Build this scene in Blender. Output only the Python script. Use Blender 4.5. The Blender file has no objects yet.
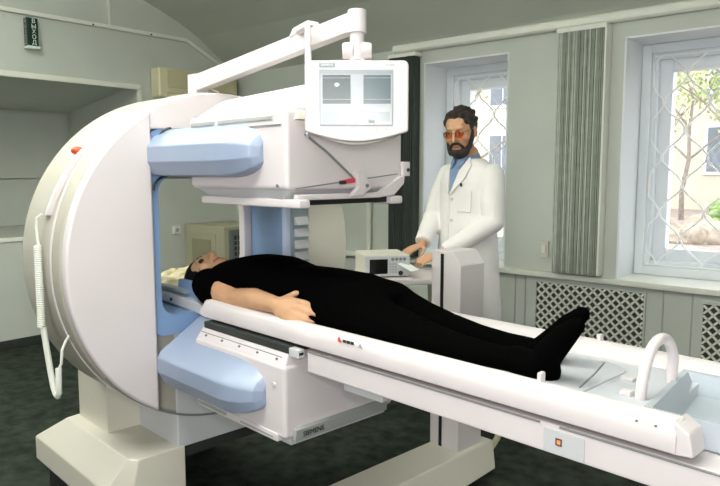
import bpy, bmesh, math, random
from mathutils import Vector, Matrix
random.seed(7)
sc = bpy.context.scene
COL = sc.collection
PI = math.pi
R = math.radians
# ------------------------------------------------------------------ camera, light, exposure
cam = bpy.data.objects.new('camera', bpy.data.cameras.new('camera'))
COL.objects.link(cam)
cam.location = (0, 0, 1.40)
cam.rotation_euler = (R(90 - 6.114), 0, R(40.874))
cam.data.sensor_fit = 'HORIZONTAL'
cam.data.sensor_width = 36.0
cam.data.lens = 667.3 / 720.0 * 36.0
cam.data.clip_start = 0.02
sc.camera = cam
sc.view_settings.view_transform = 'Standard'
sc.view_settings.look = 'None'
sc.view_settings.exposure = 0.0
sc.view_settings.gamma = 1.0
sc.view_settings.use_curve_mapping = False
wd = bpy.data.worlds.new('sky'); sc.world = wd; wd.use_nodes = True
bg = wd.node_tree.nodes['Background']
bg.inputs[0].default_value = (0.93, 0.96, 1.0, 1)
bg.inputs[1].default_value = 4.6

def lamp(name, kind, loc, energy, color=(1, 1, 1), size=1.0, size_y=None, rot=(0, 0, 0)):
    d = bpy.data.lights.new(name, kind); d.energy = energy; d.color = color
    if kind == 'AREA':
        d.size = size
        if size_y: d.shape = 'RECTANGLE'; d.size_y = size_y
    elif kind == 'SUN': d.angle = size
    else: d.shadow_soft_size = size
    o = bpy.data.objects.new(name, d); COL.objects.link(o); o.location = loc; o.rotation_euler = rot
    return o
# the photographer's flash, just above the lens
lamp('camera_flash', 'POINT', (0.02, 0.03, 1.55), 30, (1.0, 0.98, 0.97), 0.05)
# added, unseen ambient fill: one pair facing down, one pair up at the vault
for lx, pw in ((-3.7, 1.0), (-1.3, 1.0)):
    lamp('ceiling_lamp', 'AREA', (lx, 0.2, 2.72), 26*pw, (1.0, 1.0, 0.98), 1.3, 0.3)
    lamp('ceiling_lamp', 'AREA', (lx, 0.9, 2.70), 150*pw, (1.0, 1.0, 0.97), 1.3, 0.3, (PI, 0, 0))

# added area light behind the camera, brightens the faces turned to it
lamp('window_light', 'AREA', (0.9, -2.7, 1.75), 165, (1.0, 0.99, 0.98), 2.6, 1.6, (R(90), 0, R(30)))

# ------------------------------------------------------------------ materials
def srgb(c):
    return tuple((x / 255 / 12.92) if x / 255 <= 0.04045 else ((x / 255 + 0.055) / 1.055) ** 2.4 for x in c)
def mat(name, rgb, rough=0.5, noise=0.0, nscale=20.0, bump=0.0, bscale=60.0, metal=0.0, emit=0.0, spec=0.5):
    m = bpy.data.materials.new(name); m.use_nodes = True
    nt = m.node_tree; b = nt.nodes['Principled BSDF']
    c = srgb(rgb)
    b.inputs['Base Color'].default_value = (*c, 1); b.inputs['Roughness'].default_value = rough
    b.inputs['Metallic'].default_value = metal
    b.inputs['Specular IOR Level'].default_value = spec
    tc = nt.nodes.new('ShaderNodeTexCoord')
    if noise > 0:
        n = nt.nodes.new('ShaderNodeTexNoise'); n.inputs['Scale'].default_value = nscale; n.inputs['Detail'].default_value = 6
        r = nt.nodes.new('ShaderNodeValToRGB')
        r.color_ramp.elements[0].position = 0.3; r.color_ramp.elements[1].position = 0.7
        r.color_ramp.elements[0].color = (*[x * (1 - noise) for x in c], 1)
        r.color_ramp.elements[1].color = (*[min(1, x * (1 + noise)) for x in c], 1)
        nt.links.new(tc.outputs['Object'], n.inputs['Vector'])
        nt.links.new(n.outputs['Fac'], r.inputs['Fac']); nt.links.new(r.outputs['Color'], b.inputs['Base Color'])
    if bump > 0:
        n2 = nt.nodes.new('ShaderNodeTexNoise'); n2.inputs['Scale'].default_value = bscale; n2.inputs['Detail'].default_value = 4
        bp = nt.nodes.new('ShaderNodeBump'); bp.inputs['Strength'].default_value = bump; bp.inputs['Distance'].default_value = 0.01
        nt.links.new(tc.outputs['Object'], n2.inputs['Vector'])
        nt.links.new(n2.outputs['Fac'], bp.inputs['Height']); nt.links.new(bp.outputs['Normal'], b.inputs['Normal'])
    if emit > 0:
        b.inputs['Emission Color'].default_value = (*c, 1); b.inputs['Emission Strength'].default_value = emit
    return m
M = {}
M['wall'] = mat('wall_paint', (187, 191, 183), 0.6, 0.04, 3.0, 0.05, 40)
M['ceil'] = mat('ceiling_paint', (180, 184, 174), 0.7, 0.04, 2.0, 0.05, 30)
M['reveal'] = mat('reveal_paint', (222, 226, 228), 0.6, 0.02, 4.0)
M['trim'] = mat('white_trim', (222, 222, 212), 0.4, 0.02, 6)
M['carpet'] = mat('dark_carpet', (46, 52, 45), 0.95, 0.45, 14, 0.6, 180, spec=0.1)
M['mach'] = mat('machine_white', (212, 204, 205), 0.38, 0.012, 5)
M['mach_cool'] = mat('machine_grey_white', (192, 193, 196), 0.4, 0.012, 5)
M['housing'] = mat('housing_beige_grey', (172, 168, 156), 0.45, 0.015, 5)
M['cream'] = mat('machine_cream', (206, 201, 188), 0.45, 0.015, 5)
M['blue'] = mat('machine_blue', (118, 146, 184), 0.4, 0.02, 6)
M['armblue'] = mat('arm_blue', (146, 158, 182), 0.35, 0.015, 6)
M['paleblue'] = mat('machine_pale_blue', (186, 198, 222), 0.4, 0.02, 6)
M['grey'] = mat('machine_grey', (160, 164, 160), 0.5, 0.03, 8)
M['midgrey'] = mat('groove_grey', (120, 124, 124), 0.5)
M['black'] = mat('black_plastic', (16, 17, 17), 0.5)
M['dark'] = mat('dark_metal', (44, 48, 46), 0.5, 0.1, 20)
M['pallet'] = mat('pallet_blue_grey', (188, 190, 198), 0.35, 0.02, 8)
M['bin'] = mat('bin_blue_grey', (172, 180, 188), 0.4, 0.02, 8)
M['red'] = mat('red_plastic', (214, 72, 36), 0.4)
M['redtag'] = mat('red_tag', (206, 70, 84), 0.5)
M['orange'] = mat('orange_mark', (226, 156, 96), 0.5)
M['brown'] = mat('brown_mark', (92, 58, 50), 0.5)
M['exitgreen'] = mat('exit_green', (10, 42, 30), 0.4)
M['letter'] = mat('white_letter', (225, 235, 228), 0.5)
M['ac'] = mat('beige_plastic', (206, 200, 168), 0.5, 0.02, 8)
M['acpanel'] = mat('beige_panel', (190, 184, 148), 0.5, 0.02, 8)
M['cab'] = mat('beige_metal', (168, 164, 140), 0.5, 0.03, 6)
M['cabgrille'] = mat('grille_grey', (112, 120, 118), 0.5, 0.03, 10)
M['cabpanel'] = mat('panel_olive', (140, 138, 112), 0.5, 0.04, 10)
M['blind'] = mat('blind_fabric', (138, 144, 132), 0.85, 0.10, 18)
M['blindl'] = mat('blind_fabric_light', (178, 184, 174), 0.85, 0.08, 18)
M['blindd'] = mat('blind_fabric_dark', (52, 60, 54), 0.85, 0.15, 18)  # same cloth as the other blind, with shade put into the colour
M['lattice'] = mat('lattice_white', (226, 226, 214), 0.5)
M['void'] = mat('radiator_dark', (52, 54, 50), 0.8, 0.2, 20)
M['frame'] = mat('window_frame_white', (224, 229, 234), 0.4, 0.015, 8)
M['foam'] = mat('cream_foam', (226, 214, 176), 0.9, 0.06, 30, 0.3, 60)
M['skin'] = mat('skin', (190, 144, 112), 0.55, 0.05, 25)
M['skin2'] = mat('skin_pale', (192, 148, 112), 0.55, 0.05, 25)
M['hair'] = mat('dark_hair', (40, 30, 24), 0.7, 0.4, 60, 0.8, 150)
M['hairblack'] = mat('black_hair', (7, 6, 6), 0.8, 0.3, 60, 0.5, 150, spec=0.1)
M['coat'] = mat('white_coat_cloth', (226, 222, 220), 0.85, 0.02, 10, 0.25, 14)
M['shirt'] = mat('blue_grey_shirt', (112, 134, 164), 0.8, 0.08, 20)
M['trouser'] = mat('dark_trousers', (60, 62, 70), 0.85, 0.1, 30)
M['blackcloth'] = mat('black_cloth', (3, 3, 3), 1.0, 0.0, 20, 0.2, 40, spec=0.02)
M['lens'] = None
M['eye'] = mat('eye_white', (222, 218, 208), 0.3)
M['iris'] = mat('dark_iris', (40, 28, 20), 0.3)
M['lip'] = mat('lips', (150, 92, 78), 0.5)
M['paper'] = mat('paper_white', (240, 240, 236), 0.7)
M['screen'] = mat('screen_black', (12, 13, 14), 0.12)
M['scr_dark'] = mat('screen_teal', (34, 56, 58), 0.2, emit=0.2)
M['scr_dark2'] = mat('screen_teal_light', (60, 80, 86), 0.2, emit=0.22)
M['scr_light'] = mat('screen_light', (158, 164, 168), 0.2, emit=0.12)
M['scr_grey'] = mat('screen_panel_grey', (138, 146, 150), 0.2, emit=0.12)
M['scr_bright'] = mat('screen_spot', (250, 250, 250), 0.2, emit=1.0)
M['plate'] = mat('plate_grey_blue', (136, 150, 156), 0.4)
M['cable'] = mat('cable_white', (216, 218, 208), 0.5)
M['hose'] = mat('hose_beige', (206, 202, 170), 0.5)
M['bark'] = mat('bark', (128, 118, 110), 0.9, 0.3, 20, 0.4, 30)
M['leaf'] = mat('leaf', (160, 172, 120), 0.8, 0.3, 10)
M['hedge'] = mat('hedge', (126, 150, 92), 0.9, 0.35, 8, 0.5, 10)
M['bush'] = mat('bush', (158, 146, 130), 0.9, 0.35, 8, 0.5, 10)
M['soil'] = mat('pale_soil', (146, 134, 124), 0.9, 0.25, 3)
M['house'] = mat('pale_render', (190, 182, 164), 0.8, 0.06, 2)
M['roofm'] = mat('grey_roof', (128, 122, 118), 0.7, 0.15, 6)
M['pane_dark'] = mat('dark_pane', (96, 104, 112), 0.15)
def glass():
    m = bpy.data.materials.new('window_glass'); m.use_nodes = True; nt = m.node_tree
    nt.nodes.remove(nt.nodes['Principled BSDF'])
    t = nt.nodes.new('ShaderNodeBsdfTransparent'); g = nt.nodes.new('ShaderNodeBsdfGlossy'); g.inputs['Roughness'].default_value = 0.03
    mx = nt.nodes.new('ShaderNodeMixShader'); mx.inputs[0].default_value = 0.06
    nt.links.new(t.outputs[0], mx.inputs[1]); nt.links.new(g.outputs[0], mx.inputs[2])
    nt.links.new(mx.outputs[0], nt.nodes['Material Output'].inputs['Surface'])
    return m
M['glass'] = glass()
M['lens'] = glass(); M['lens'].name = 'orange_lens'
for nd in M['lens'].node_tree.nodes:
    if nd.type == 'BSDF_TRANSPARENT': nd.inputs[0].default_value = (1.0, 0.66, 0.40, 1)
    if nd.type == 'MIX_SHADER': nd.inputs[0].default_value = 0.10
M['wire'] = mat('white_wire', (244, 244, 244), 0.6)

# ------------------------------------------------------------------ builders
FW = Matrix.Identity(4)
FM = Matrix.Rotation(R(-5), 4, 'Z')            # scanner frame: u along the bed to the feet, v to the windows
WM = {}                                        # world matrices of the Empties

class MB:
    """collects shapes, given in the coordinates of a frame, for ONE mesh"""
    def __init__(s, frame=FW): s.F = frame; s.v = []; s.f = []
    def add(s, vs, fs):
        n = len(s.v); s.v += [Vector(x) for x in vs]; s.f += [tuple(i + n for i in f) for f in fs]; return s
    def box(s, lo, hi):
        x0, y0, z0 = lo; x1, y1, z1 = hi
        return s.add([(x0,y0,z0),(x1,y0,z0),(x1,y1,z0),(x0,y1,z0),(x0,y0,z1),(x1,y0,z1),(x1,y1,z1),(x0,y1,z1)],
                     [(3,2,1,0),(4,5,6,7),(0,1,5,4),(1,2,6,5),(2,3,7,6),(3,0,4,7)])
    def hexa(s, a, b):
        """a, b: bottom and top rings of four points"""
        return s.add(list(a) + list(b), [(3,2,1,0),(4,5,6,7),(0,1,5,4),(1,2,6,5),(2,3,7,6),(3,0,4,7)])
    def prism(s, poly, axis, a0, a1):
        def P(p, a):
            return {'x': (a, p[0], p[1]), 'y': (p[0], a, p[1]), 'z': (p[0], p[1], a)}[axis]
        n = len(poly)
        return s.add([P(p, a0) for p in poly] + [P(p, a1) for p in poly],
                     [tuple(range(n))[::-1], tuple(range(n, 2 * n))] + [(i, (i + 1) % n, n + (i + 1) % n, n + i) for i in range(n)])
    def rings(s, rs, cap=True):
        n = len(rs[0]); vs = [p for r in rs for p in r]; fs = []
        for k in range(len(rs) - 1):
            for i in range(n):
                fs.append((k*n+i, k*n+(i+1) % n, (k+1)*n+(i+1) % n, (k+1)*n+i))
        if cap: fs += [tuple(range(n))[::-1], tuple(range((len(rs)-1)*n, len(rs)*n))]
        return s.add(vs, fs)
    def annulus(s, outer, inner, axis, a0, a1):
        def P(p, a):
            return {'x': (a, p[0], p[1]), 'y': (p[0], a, p[1]), 'z': (p[0], p[1], a)}[axis]
        n = len(outer)
        vs = [P(p, a0) for p in outer] + [P(p, a1) for p in outer] + [P(p, a0) for p in inner] + [P(p, a1) for p in inner]
        fs = []
        for i in range(n):
            j = (i + 1) % n
            fs += [(i, j, n+j, n+i), (2*n+j, 2*n+i, 3*n+i, 3*n+j), (n+i, n+j, 3*n+j, 3*n+i), (j, i, 2*n+i, 2*n+j)]
        return s.add(vs, fs)
    def tube(s, pts, r, n=10, cap=True):
        pts = [Vector(p) for p in pts]; rr = r if isinstance(r, (list, tuple)) else [r] * len(pts)
        rs = []; up = Vector((0, 0, 1)); prev = None
        for i, p in enumerate(pts):
            d = (pts[min(i+1, len(pts)-1)] - pts[max(i-1, 0)]).normalized()
            if prev is None:
                a = d.cross(up)
                if a.length < 1e-3: a = d.cross(Vector((1, 0, 0)))
                a.normalize()
            else:
                a = (prev - d * prev.dot(d))
                if a.length < 1e-4: a = d.orthogonal()
                a.normalize()
            prev = a; b = d.cross(a)
            rs.append([p + a * (rr[i] * math.cos(2*PI*k/n)) + b * (rr[i] * math.sin(2*PI*k/n)) for k in range(n)])
        return s.rings(rs, cap)
    def cyl(s, p0, p1, r0, r1=None, n=24): return s.tube([p0, p1], [r0, r1 if r1 is not None else r0], n)
    def ell(s, c, rad, rot=None, nu=18, nv=12):
        c = Vector(c); rot = rot or Matrix.Identity(3); rs = []
        for j in range(nv + 1):
            t = PI * j / nv; t = min(max(t, 0.02), PI - 0.02)
            rs.append([c + rot @ Vector((rad[0]*math.sin(t)*math.cos(2*PI*i/nu), rad[1]*math.sin(t)*math.sin(2*PI*i/nu), -rad[2]*math.cos(t))) for i in range(nu)])
        return s.rings(rs)
    def limb(s, pts, rr, n=16):
        """tapered limb with round ends (to be fused by fuse())"""
        s.tube(pts, rr, n); s.ell(pts[0], (rr[0],)*3); s.ell(pts[-1], (rr[-1],)*3)
        for p, r in zip(pts[1:-1], rr[1:-1]): s.ell(p, (r*0.995,)*3)
        return s
    def loft(s, secs, ax=(1,0,0), ay=(0,1,0), n=28, e=2.0):
        """secs: (centre, half a, half b) superelliptic sections"""
        ax = Vector(ax); ay = Vector(ay); rs = []
        def se(c): return math.copysign(abs(c) ** (2 / e), c)
        for c, a, b in secs:
            c = Vector(c); rs.append([c + ax*(a*se(math.cos(2*PI*k/n))) + ay*(b*se(math.sin(2*PI*k/n))) for k in range(n)])
        return s.rings(rs)
    def text(s, body, size, mtx, depth=0.001, spacing=1.0):
        cu = bpy.data.curves.new('t', 'FONT'); cu.body = body; cu.size = size; cu.align_x = 'CENTER'; cu.align_y = 'CENTER'
        cu.extrude = depth; cu.space_line = spacing
        o = bpy.data.objects.new('t', cu); COL.objects.link(o)
        dg = bpy.context.evaluated_depsgraph_get(); dg.update()
        me = bpy.data.meshes.new_from_object(o.evaluated_get(dg))
        s.add([mtx @ v.co for v in me.vertices], [tuple(p.vertices) for p in me.polygons])
        bpy.data.meshes.remove(me); bpy.data.objects.remove(o); bpy.data.curves.remove(cu)
        return s
    def mesh(s, name, bevel=0.0, seg=2, sharp=40, inv=None, fuse=0.0, smooth_it=4, flip=True, bevel_ang=30):
        W = (inv if inv is not None else Matrix.Identity(4)) @ s.F
        me = bpy.data.meshes.new(name); me.from_pydata([W @ v for v in s.v], [], s.f); me.update()
        bm = bmesh.new(); bm.from_mesh(me)
        if flip: bmesh.ops.recalc_face_normals(bm, faces=bm.faces)
        if bevel > 0:
            es = [e for e in bm.edges if len(e.link_faces) == 2 and e.calc_face_angle(0) > R(bevel_ang)]
            bmesh.ops.bevel(bm, geom=es, offset=bevel, segments=seg, profile=0.5, affect='EDGES', clamp_overlap=True)
        bm.to_mesh(me); bm.free()
        if fuse > 0:
            o = bpy.data.objects.new('tmp', me); COL.objects.link(o)
            m = o.modifiers.new('r', 'REMESH'); m.mode = 'VOXEL'; m.voxel_size = fuse
            m2 = o.modifiers.new('s', 'SMOOTH'); m2.iterations = smooth_it; m2.factor = 0.5
            dg = bpy.context.evaluated_depsgraph_get(); dg.update()
            me2 = bpy.data.meshes.new_from_object(o.evaluated_get(dg)); me2.name = name
            bpy.data.objects.remove(o); bpy.data.meshes.remove(me); me = me2
        for p in me.polygons: p.use_smooth = True
        me.set_sharp_from_angle(angle=R(sharp))
        return me
    def build(s, name, m, parent=None, bevel=0.0, seg=2, sharp=40, fuse=0.0, smooth_it=4, wn=True, bevel_ang=30, **tags):
        if parent is None:
            ws = [s.F @ v for v in s.v]
            lo = [min(w[i] for w in ws) for i in range(3)]; hi = [max(w[i] for w in ws) for i in range(3)]
            base = Matrix.Translation(((lo[0]+hi[0])/2, (lo[1]+hi[1])/2, lo[2]))
        else: base = WM[parent.name]
        me = s.mesh(name, bevel, seg, sharp, base.inverted(), fuse, smooth_it, bevel_ang=bevel_ang)
        o = bpy.data.objects.new(name, me); COL.objects.link(o)
        me.materials.append(M[m])
        if parent is None: o.matrix_world = base
        else: o.parent = parent
        WM[o.name] = base
        if bevel > 0 and wn:
            w = o.modifiers.new('wn', 'WEIGHTED_NORMAL'); w.keep_sharp = True
        for k, v in tags.items(): o[k] = v
        return o

def thing(name, label, cat, frame, base, group=None):
    o = bpy.data.objects.new(name, None); COL.objects.link(o); o.empty_display_size = 0.1
    mw = frame @ Matrix.Translation(base); o.matrix_world = mw; WM[o.name] = mw
    o['label'] = label; o['category'] = cat
    if group: o['group'] = group
    return o
def rrect(c, w, h, r, n=8):
    """rounded rectangle outline"""
    pts = []
    for sx, sy, a0 in ((1, 1, 0), (-1, 1, 90), (-1, -1, 180), (1, -1, 270)):
        for k in range(n + 1):
            a = R(a0 + 90 * k / n); pts.append((c[0] + sx*(w/2-r) + r*math.cos(a), c[1] + sy*(h/2-r) + r*math.sin(a)))
    return pts
def polar(outer_c, rad, inner_c, w, h, r, n=96):
    out, inn = [], []
    for k in range(n):
        a = 2*PI*k/n; d = Vector((math.cos(a), math.sin(a)))
        out.append((outer_c[0] + rad*d.x, outer_c[1] + rad*d.y))
        lo, hi = 0, 3.0
        def inside(p):
            x = abs(p.x); y = abs(p.y)
            if x > w/2 or y > h/2: return False
            if x > w/2 - r and y > h/2 - r: return (x-(w/2-r))**2 + (y-(h/2-r))**2 <= r*r
            return True
        for _ in range(40):
            m = (lo+hi)/2
            if inside(d*m): lo = m
            else: hi = m
        inn.append((inner_c[0] + d.x*lo, inner_c[1] + d.y*lo))
    return out, inn
S = dict(kind='structure')

# ------------------------------------------------------------------ the room
XL, YW, XR, YB = -5.5, 4.40, 2.6, -3.0
mb = MB(); mb.box((XL-1.6, YB-0.3, -0.1), (XR+0.3, YW+0.7, 0.0)); mb.build('floor', 'carpet', **S)
prof = [(4.40, 2.38), (4.34, 2.43), (4.24, 2.50), (4.15, 2.56), (3.98, 2.68), (3.76, 2.79), (3.55, 2.87), (3.40, 2.92), (3.0, 3.03), (2.5, 3.13), (1.9, 3.21), (1.2, 3.25)]
# left wall with its deep niche
NY0, NY1, NZ0, NZ1 = 1.2, 3.31, 0.87, 2.15
wl = MB()
wl.box((XL-0.2, YB, 0), (XL, NY0, 3.4)); wl.box((XL-0.2, NY1, 0), (XL, YW+0.5, 3.4))
wl.box((XL-0.2, NY0, 0), (XL, NY1, NZ0)); wl.box((XL-0.2, NY0, NZ1), (XL, NY1, 3.4))
XN = -6.85
wl.box((XN-0.1, NY0-0.1, 0.6), (XN, NY1+0.1, 2.3))
wl.add([(XL-0.2, NY0, NZ1), (XL-0.2, NY1, NZ1), (XN, NY1, 1.995), (XN, NY0, 1.995), (XL-0.2, NY0, NZ1+0.1), (XL-0.2, NY1, NZ1+0.1), (XN, NY1, 2.1), (XN, NY0, 2.1)],
       [(0,1,2,3), (4,5,6,7), (0,1,5,4), (1,2,6,5), (2,3,7,6), (3,0,4,7)])
wl.box((XN, NY1, 0.6), (XL-0.2, NY1+0.1, 2.3)); wl.box((XN, NY0-0.1, 0.6), (XL-0.2, NY0, 2.3)); wl.box((XN, NY0, 0.6), (XL-0.2, NY1, NZ0))
wl.build('wall_left', 'wall', **S)
# shutter board closing the niche
mb = MB(); mb.box((XN, NY0+0.02, 0.875), (XN+0.03, NY1-0.03, 1.325)); mb.box((XN, NY0+0.02, 1.335), (XN+0.03, NY1-0.03, 1.97))
mb.build('trim_4', 'wall', bevel=0.004, **S)
mb = MB(); mb.box((XL-0.02, NY0-0.03, NZ1-0.02), (XL+0.015, NY1+0.03, NZ1+0.025)); mb.box((XL-0.02, NY1-0.005, NZ0), (XL+0.015, NY1+0.03, NZ1))
mb.box((XL-0.02, NY0, NZ0-0.02), (XL+0.012, NY1+0.03, NZ0+0.012))
mb.build('trim_3', 'trim', bevel=0.004, **S)
mb = MB(); mb.box((XL, YB, 0), (XL+0.015, YW, 0.07)); mb.build('baseboard_left', 'dark', bevel=0.004, **S)
# window wall
SZ = 0.70
W1 = (-3.138, -2.395, 2.25); W2 = (-1.576, -0.15, 2.25)
ww = MB(); T = YW + 0.5
for x0, x1 in ((XL-0.2, W1[0]), (W1[1], W2[0]), (W2[1], XR)): ww.box((x0, YW, 0), (x1, T, 2.55))
for (x0, x1, zt) in (W1, W2): ww.box((x0, YW, 0), (x1, T, SZ-0.04)); ww.box((x0, YW, zt), (x1, T, 2.55))
ww.build('wall_window', 'wall', **S)
mb = MB(); mb.box((XR, YB, 0), (XR+0.2, T, 3.4)); mb.build('wall_right', 'wall', **S)
mb = MB(); mb.box((XL-0.2, YB-0.2, 0), (XR+0.2, YB, 3.4)); mb.build('wall_back', 'wall', **S)
# barrel-vaulted ceiling
full = prof + [(2.4 - y, z) for y, z in prof[::-1][1:]]
full = [(4.95, 2.38)] + full + [(YB, 2.30)]
poly = full + [(y, z + 0.12) for y, z in full[::-1]]
mb = MB(); n = len(full)
for k in range(n - 1):
    a, b = full[k], full[k+1]
    mb.add([(XL-0.2, a[0], a[1]), (XR+0.2, a[0], a[1]), (XR+0.2, b[0], b[1]), (XL-0.2, b[0], b[1]),
            (XL-0.2, a[0], a[1]+0.12), (XR+0.2, a[0], a[1]+0.12), (XR+0.2, b[0], b[1]+0.12), (XL-0.2, b[0], b[1]+0.12)],
           [(0,1,2,3), (4,5,6,7)])
mb.build('ceiling', 'ceil', sharp=60, **S)
# sill running along the window wall, reaching into both windows
mb = MB(); mb.box((XL, YW-0.05, SZ-0.04), (XR, YW+0.01, SZ))
for x0, x1, zt in (W1, W2): mb.box((x0, YW, SZ-0.04), (x1, 4.74, SZ))
mb.build('trim_1', 'trim', bevel=0.008, **S)
# moulded trunking at the spring of the vault
mb = MB(); mb.prism([(YW, 2.345), (YW-0.035, 2.345), (YW-0.05, 2.36), (YW-0.05, 2.395), (YW-0.035, 2.41), (YW, 2.41)], 'x', -3.42, XR)
mb.build('trim_2', 'trim', bevel=0.003, **S)
# pale reveals of the windows
for nm, (x0, x1, zt) in (('trim_5', W1), ('trim_6', W2)):
    mb = MB(); mb.box((x0, YW-0.002, SZ), (x0+0.012, 4.74, zt)); mb.box((x1-0.012, YW-0.002, SZ), (x1, 4.74, zt)); mb.box((x0, YW-0.002, zt-0.012), (x1, 4.74, zt))
    mb.build(nm, 'reveal', **S)
# wall panelling below the sill
mb = MB()
for x in (-3.4, -2.30, -2.22, -1.27, -1.10, -0.35): mb.box((x-0.004, YW-0.006, 0.08), (x+0.004, YW, SZ-0.045))
mb.build('trim_7', 'grey', **S)

def window(idx, x0, x1, zt, casements):
    t = bpy.data.objects.new('window_%d' % idx, None); COL.objects.link(t); t['kind'] = 'structure'
    t.location = ((x0+x1)/2, 4.72, SZ); WM[t.name] = Matrix.Translation(t.location)
    y0, y1 = 4.70, 4.80
    def fr(lo, hi, w, ya, yb, nm):
        b = MB(); b.box((lo[0], ya, lo[1]), (lo[0]+w, yb, hi[1])); b.box((hi[0]-w, ya, lo[1]), (hi[0], yb, hi[1]))
        b.box((lo[0]+w, ya, hi[1]-w), (hi[0]-w, yb, hi[1])); b.box((lo[0]+w, ya, lo[1]), (hi[0]-w, yb, lo[1]+w))
        return b.build(nm, 'frame', t, bevel=0.006)
    fr((x0+0.012, SZ), (x1-0.012, zt-0.012), 0.06, y0, y1, 'outer_frame')
    fr((x0+0.06, SZ+0.05), (x1-0.06, zt-0.06), 0.05, y0+0.03, y1+0.05, 'inner_frame')
    for (a, b_) in casements:
        s_ = fr((a, SZ+0.095), (b_, zt-0.105), 0.085, y0+0.08, y1+0.06, 'sash')
        g = MB(); g.box((a+0.08, 4.825, SZ+0.17), (b_-0.08, 4.831, zt-0.18)); g.build('pane', 'glass', t)
    return t
window(1, *W1, [(W1[0]+0.105, W1[1]-0.105)])
window(2, *W2, [(W2[0]+0.105, -0.865), (-0.861, W2[1]-0.105)])
def grille(x0, x1, z0, z1, label, y=4.73):
    b = MB(); nx = max(2, round((x1-x0)/0.135)); dx = (x1-x0)/nx; h = 0.36
    for i in range(nx + 1):
        for ph in (i % 2,):
            pts = []; z = z0; k = 0; N = int((z1-z0)/(h/8))
            for k in range(N + 1):
                z = z0 + (z1-z0)*k/N; q = (z - z0)/h*2*PI + ph*PI
                pts.append((x0 + i*dx + 0.5*dx*math.cos(q)*1.0, y + 0.006*math.sin(q*0.5+ph), z))
            pts = [(min(max(p[0], x0), x1), p[1], p[2]) for p in pts]
            b.tube(pts, 0.0065, 6)
    b.tube([(x0, y, z0), (x1, y, z0)], 0.006, 6); b.tube([(x0, y, z1), (x1, y, z1)], 0.006, 6)
    return b.build('window_grille', 'wire', None, label=label, category='window grille', group='wavy window grilles')
grille(W1[0]+0.08, W1[1]-0.08, SZ+0.07, W1[2]-0.09, 'white wavy wire grille in the narrow window behind the standing doctor')
grille(W2[0]+0.085, W2[1]-0.085, SZ+0.07, W2[2]-0.09, 'white wavy wire grille in the wide window at the right')

# ------------------------------------------------------------------ outside the windows
mb = MB(); mb.box((-26, 5.0, -0.2), (14, 40, 0.25)); mb.build('ground', 'soil', **S)
hs = thing('house', 'pale rendered house with white framed windows beyond the garden', 'house', FW, (-7, 24, 0.25))
mb = MB(); mb.box((-16, 22, 0.25), (2, 30, 5.6)); mb.build('wall', 'house', hs)
mb = MB(); mb.prism([(21.4, 5.5), (26, 8.2), (30.6, 5.5)], 'x', -16.5, 2.5); mb.build('roof', 'roofm', hs)
for i in range(7):
    for z in (1.3, 3.7):
        x = -15.2 + i*2.45
        a = MB(); a.box((x, 21.93, z), (x+1.2, 22.02, z+1.5)); f = a.build('window', 'frame', hs, bevel=0.02)
        a = MB()
        for k in (0, 1): a.box((x+0.1+k*0.53, 21.9, z+0.1), (x+0.57+k*0.53, 21.94, z+1.4))
        a.build('pane', 'pane_dark', f)
def tree(x, y, h, seed, label, lean=0.0):
    rnd = random.Random(seed)
    t = thing('tree', label, 'tree', FW, (x, y, 0.25), 'bare garden trees')
    trunk = MB(); lv = MB()
    def grow(b, p, d, ln, r, lev):
        pts = [p]; q = p.copy(); dd = d.copy()
        for k in range(4):
            dd = (dd + Vector((rnd.uniform(-.2, .2), rnd.uniform(-.2, .2), rnd.uniform(-.05, .12)))).normalized(); q = q + dd*ln/4; pts.append(q.copy())
        b.tube(pts, [r*(1-0.14*i) for i in range(5)], 7 if lev < 2 else 4)
        if lev >= 2:
            for k in range(3):
                c = pts[rnd.randint(1, 4)] + Vector((rnd.uniform(-.2, .2), rnd.uniform(-.2, .2), rnd.uniform(-.2, .2)))
                for _ in range(3):
                    c2 = c + Vector((rnd.uniform(-.12, .12), rnd.uniform(-.12, .12), rnd.uniform(-.12, .12)))
                    e1 = Vector((rnd.uniform(-1, 1), rnd.uniform(-1, 1), rnd.uniform(-1, 1))).normalized()*0.055; e2 = e1.orthogonal().normalized()*0.03
                    lv.add([c2-e1, c2+e2, c2+e1, c2-e2], [(0, 1, 2, 3)])
        if lev < 4:
            for k in range(4 if lev < 2 else 3):
                a = rnd.uniform(0, 2*PI); base = pts[rnd.randint(2, 4)]
                nd = (dd*0.55 + Vector((math.cos(a), math.sin(a), rnd.uniform(0.0, 0.7)))*0.75).normalized()
                grow(b, base, nd, ln*rnd.uniform(0.5, 0.72), r*0.48, lev+1)
    grow(trunk, Vector((x, y, 0.2)), Vector((lean, 0, 1)).normalized(), h, 0.06*h**0.7*0.5, 0)
    trunk.build('trunk', 'bark', t); lv.build('leaves', 'leaf', t, kind='stuff')
tree(-2.75, 13.0, 2.3, 3, 'bare spreading tree seen through the wide window, nearest the wall', 0.2)
tree(-4.6, 17.0, 3.0, 5, 'taller bare tree farther back in the garden before the pale house', -0.1)
tree(-6.6, 10.5, 2.6, 9, 'thin bare tree seen through the narrow window behind the doctor', 0.1)
def bush(x, y, w, d, h, m, label, seed):
    rnd = random.Random(seed); b = MB()
    for k in range(26):
        b.ell((x+rnd.uniform(-w, w), y+rnd.uniform(-d, d), 0.2+rnd.uniform(0, h*0.7)), (rnd.uniform(.2, .4), rnd.uniform(.2, .4), rnd.uniform(.15, .35)), None, 8, 6)
    b.build('bush', m, None, label=label, category='bush')
bush(-3.5, 15.5, 3.2, 0.5, 0.8, 'hedge', 'low green hedge across the lawn outside the wide window', 1)
bush(-2.6, 12.0, 1.5, 0.5, 0.25, 'bush', 'reddish brown shrub in front of the green hedge outside', 2)

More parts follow.
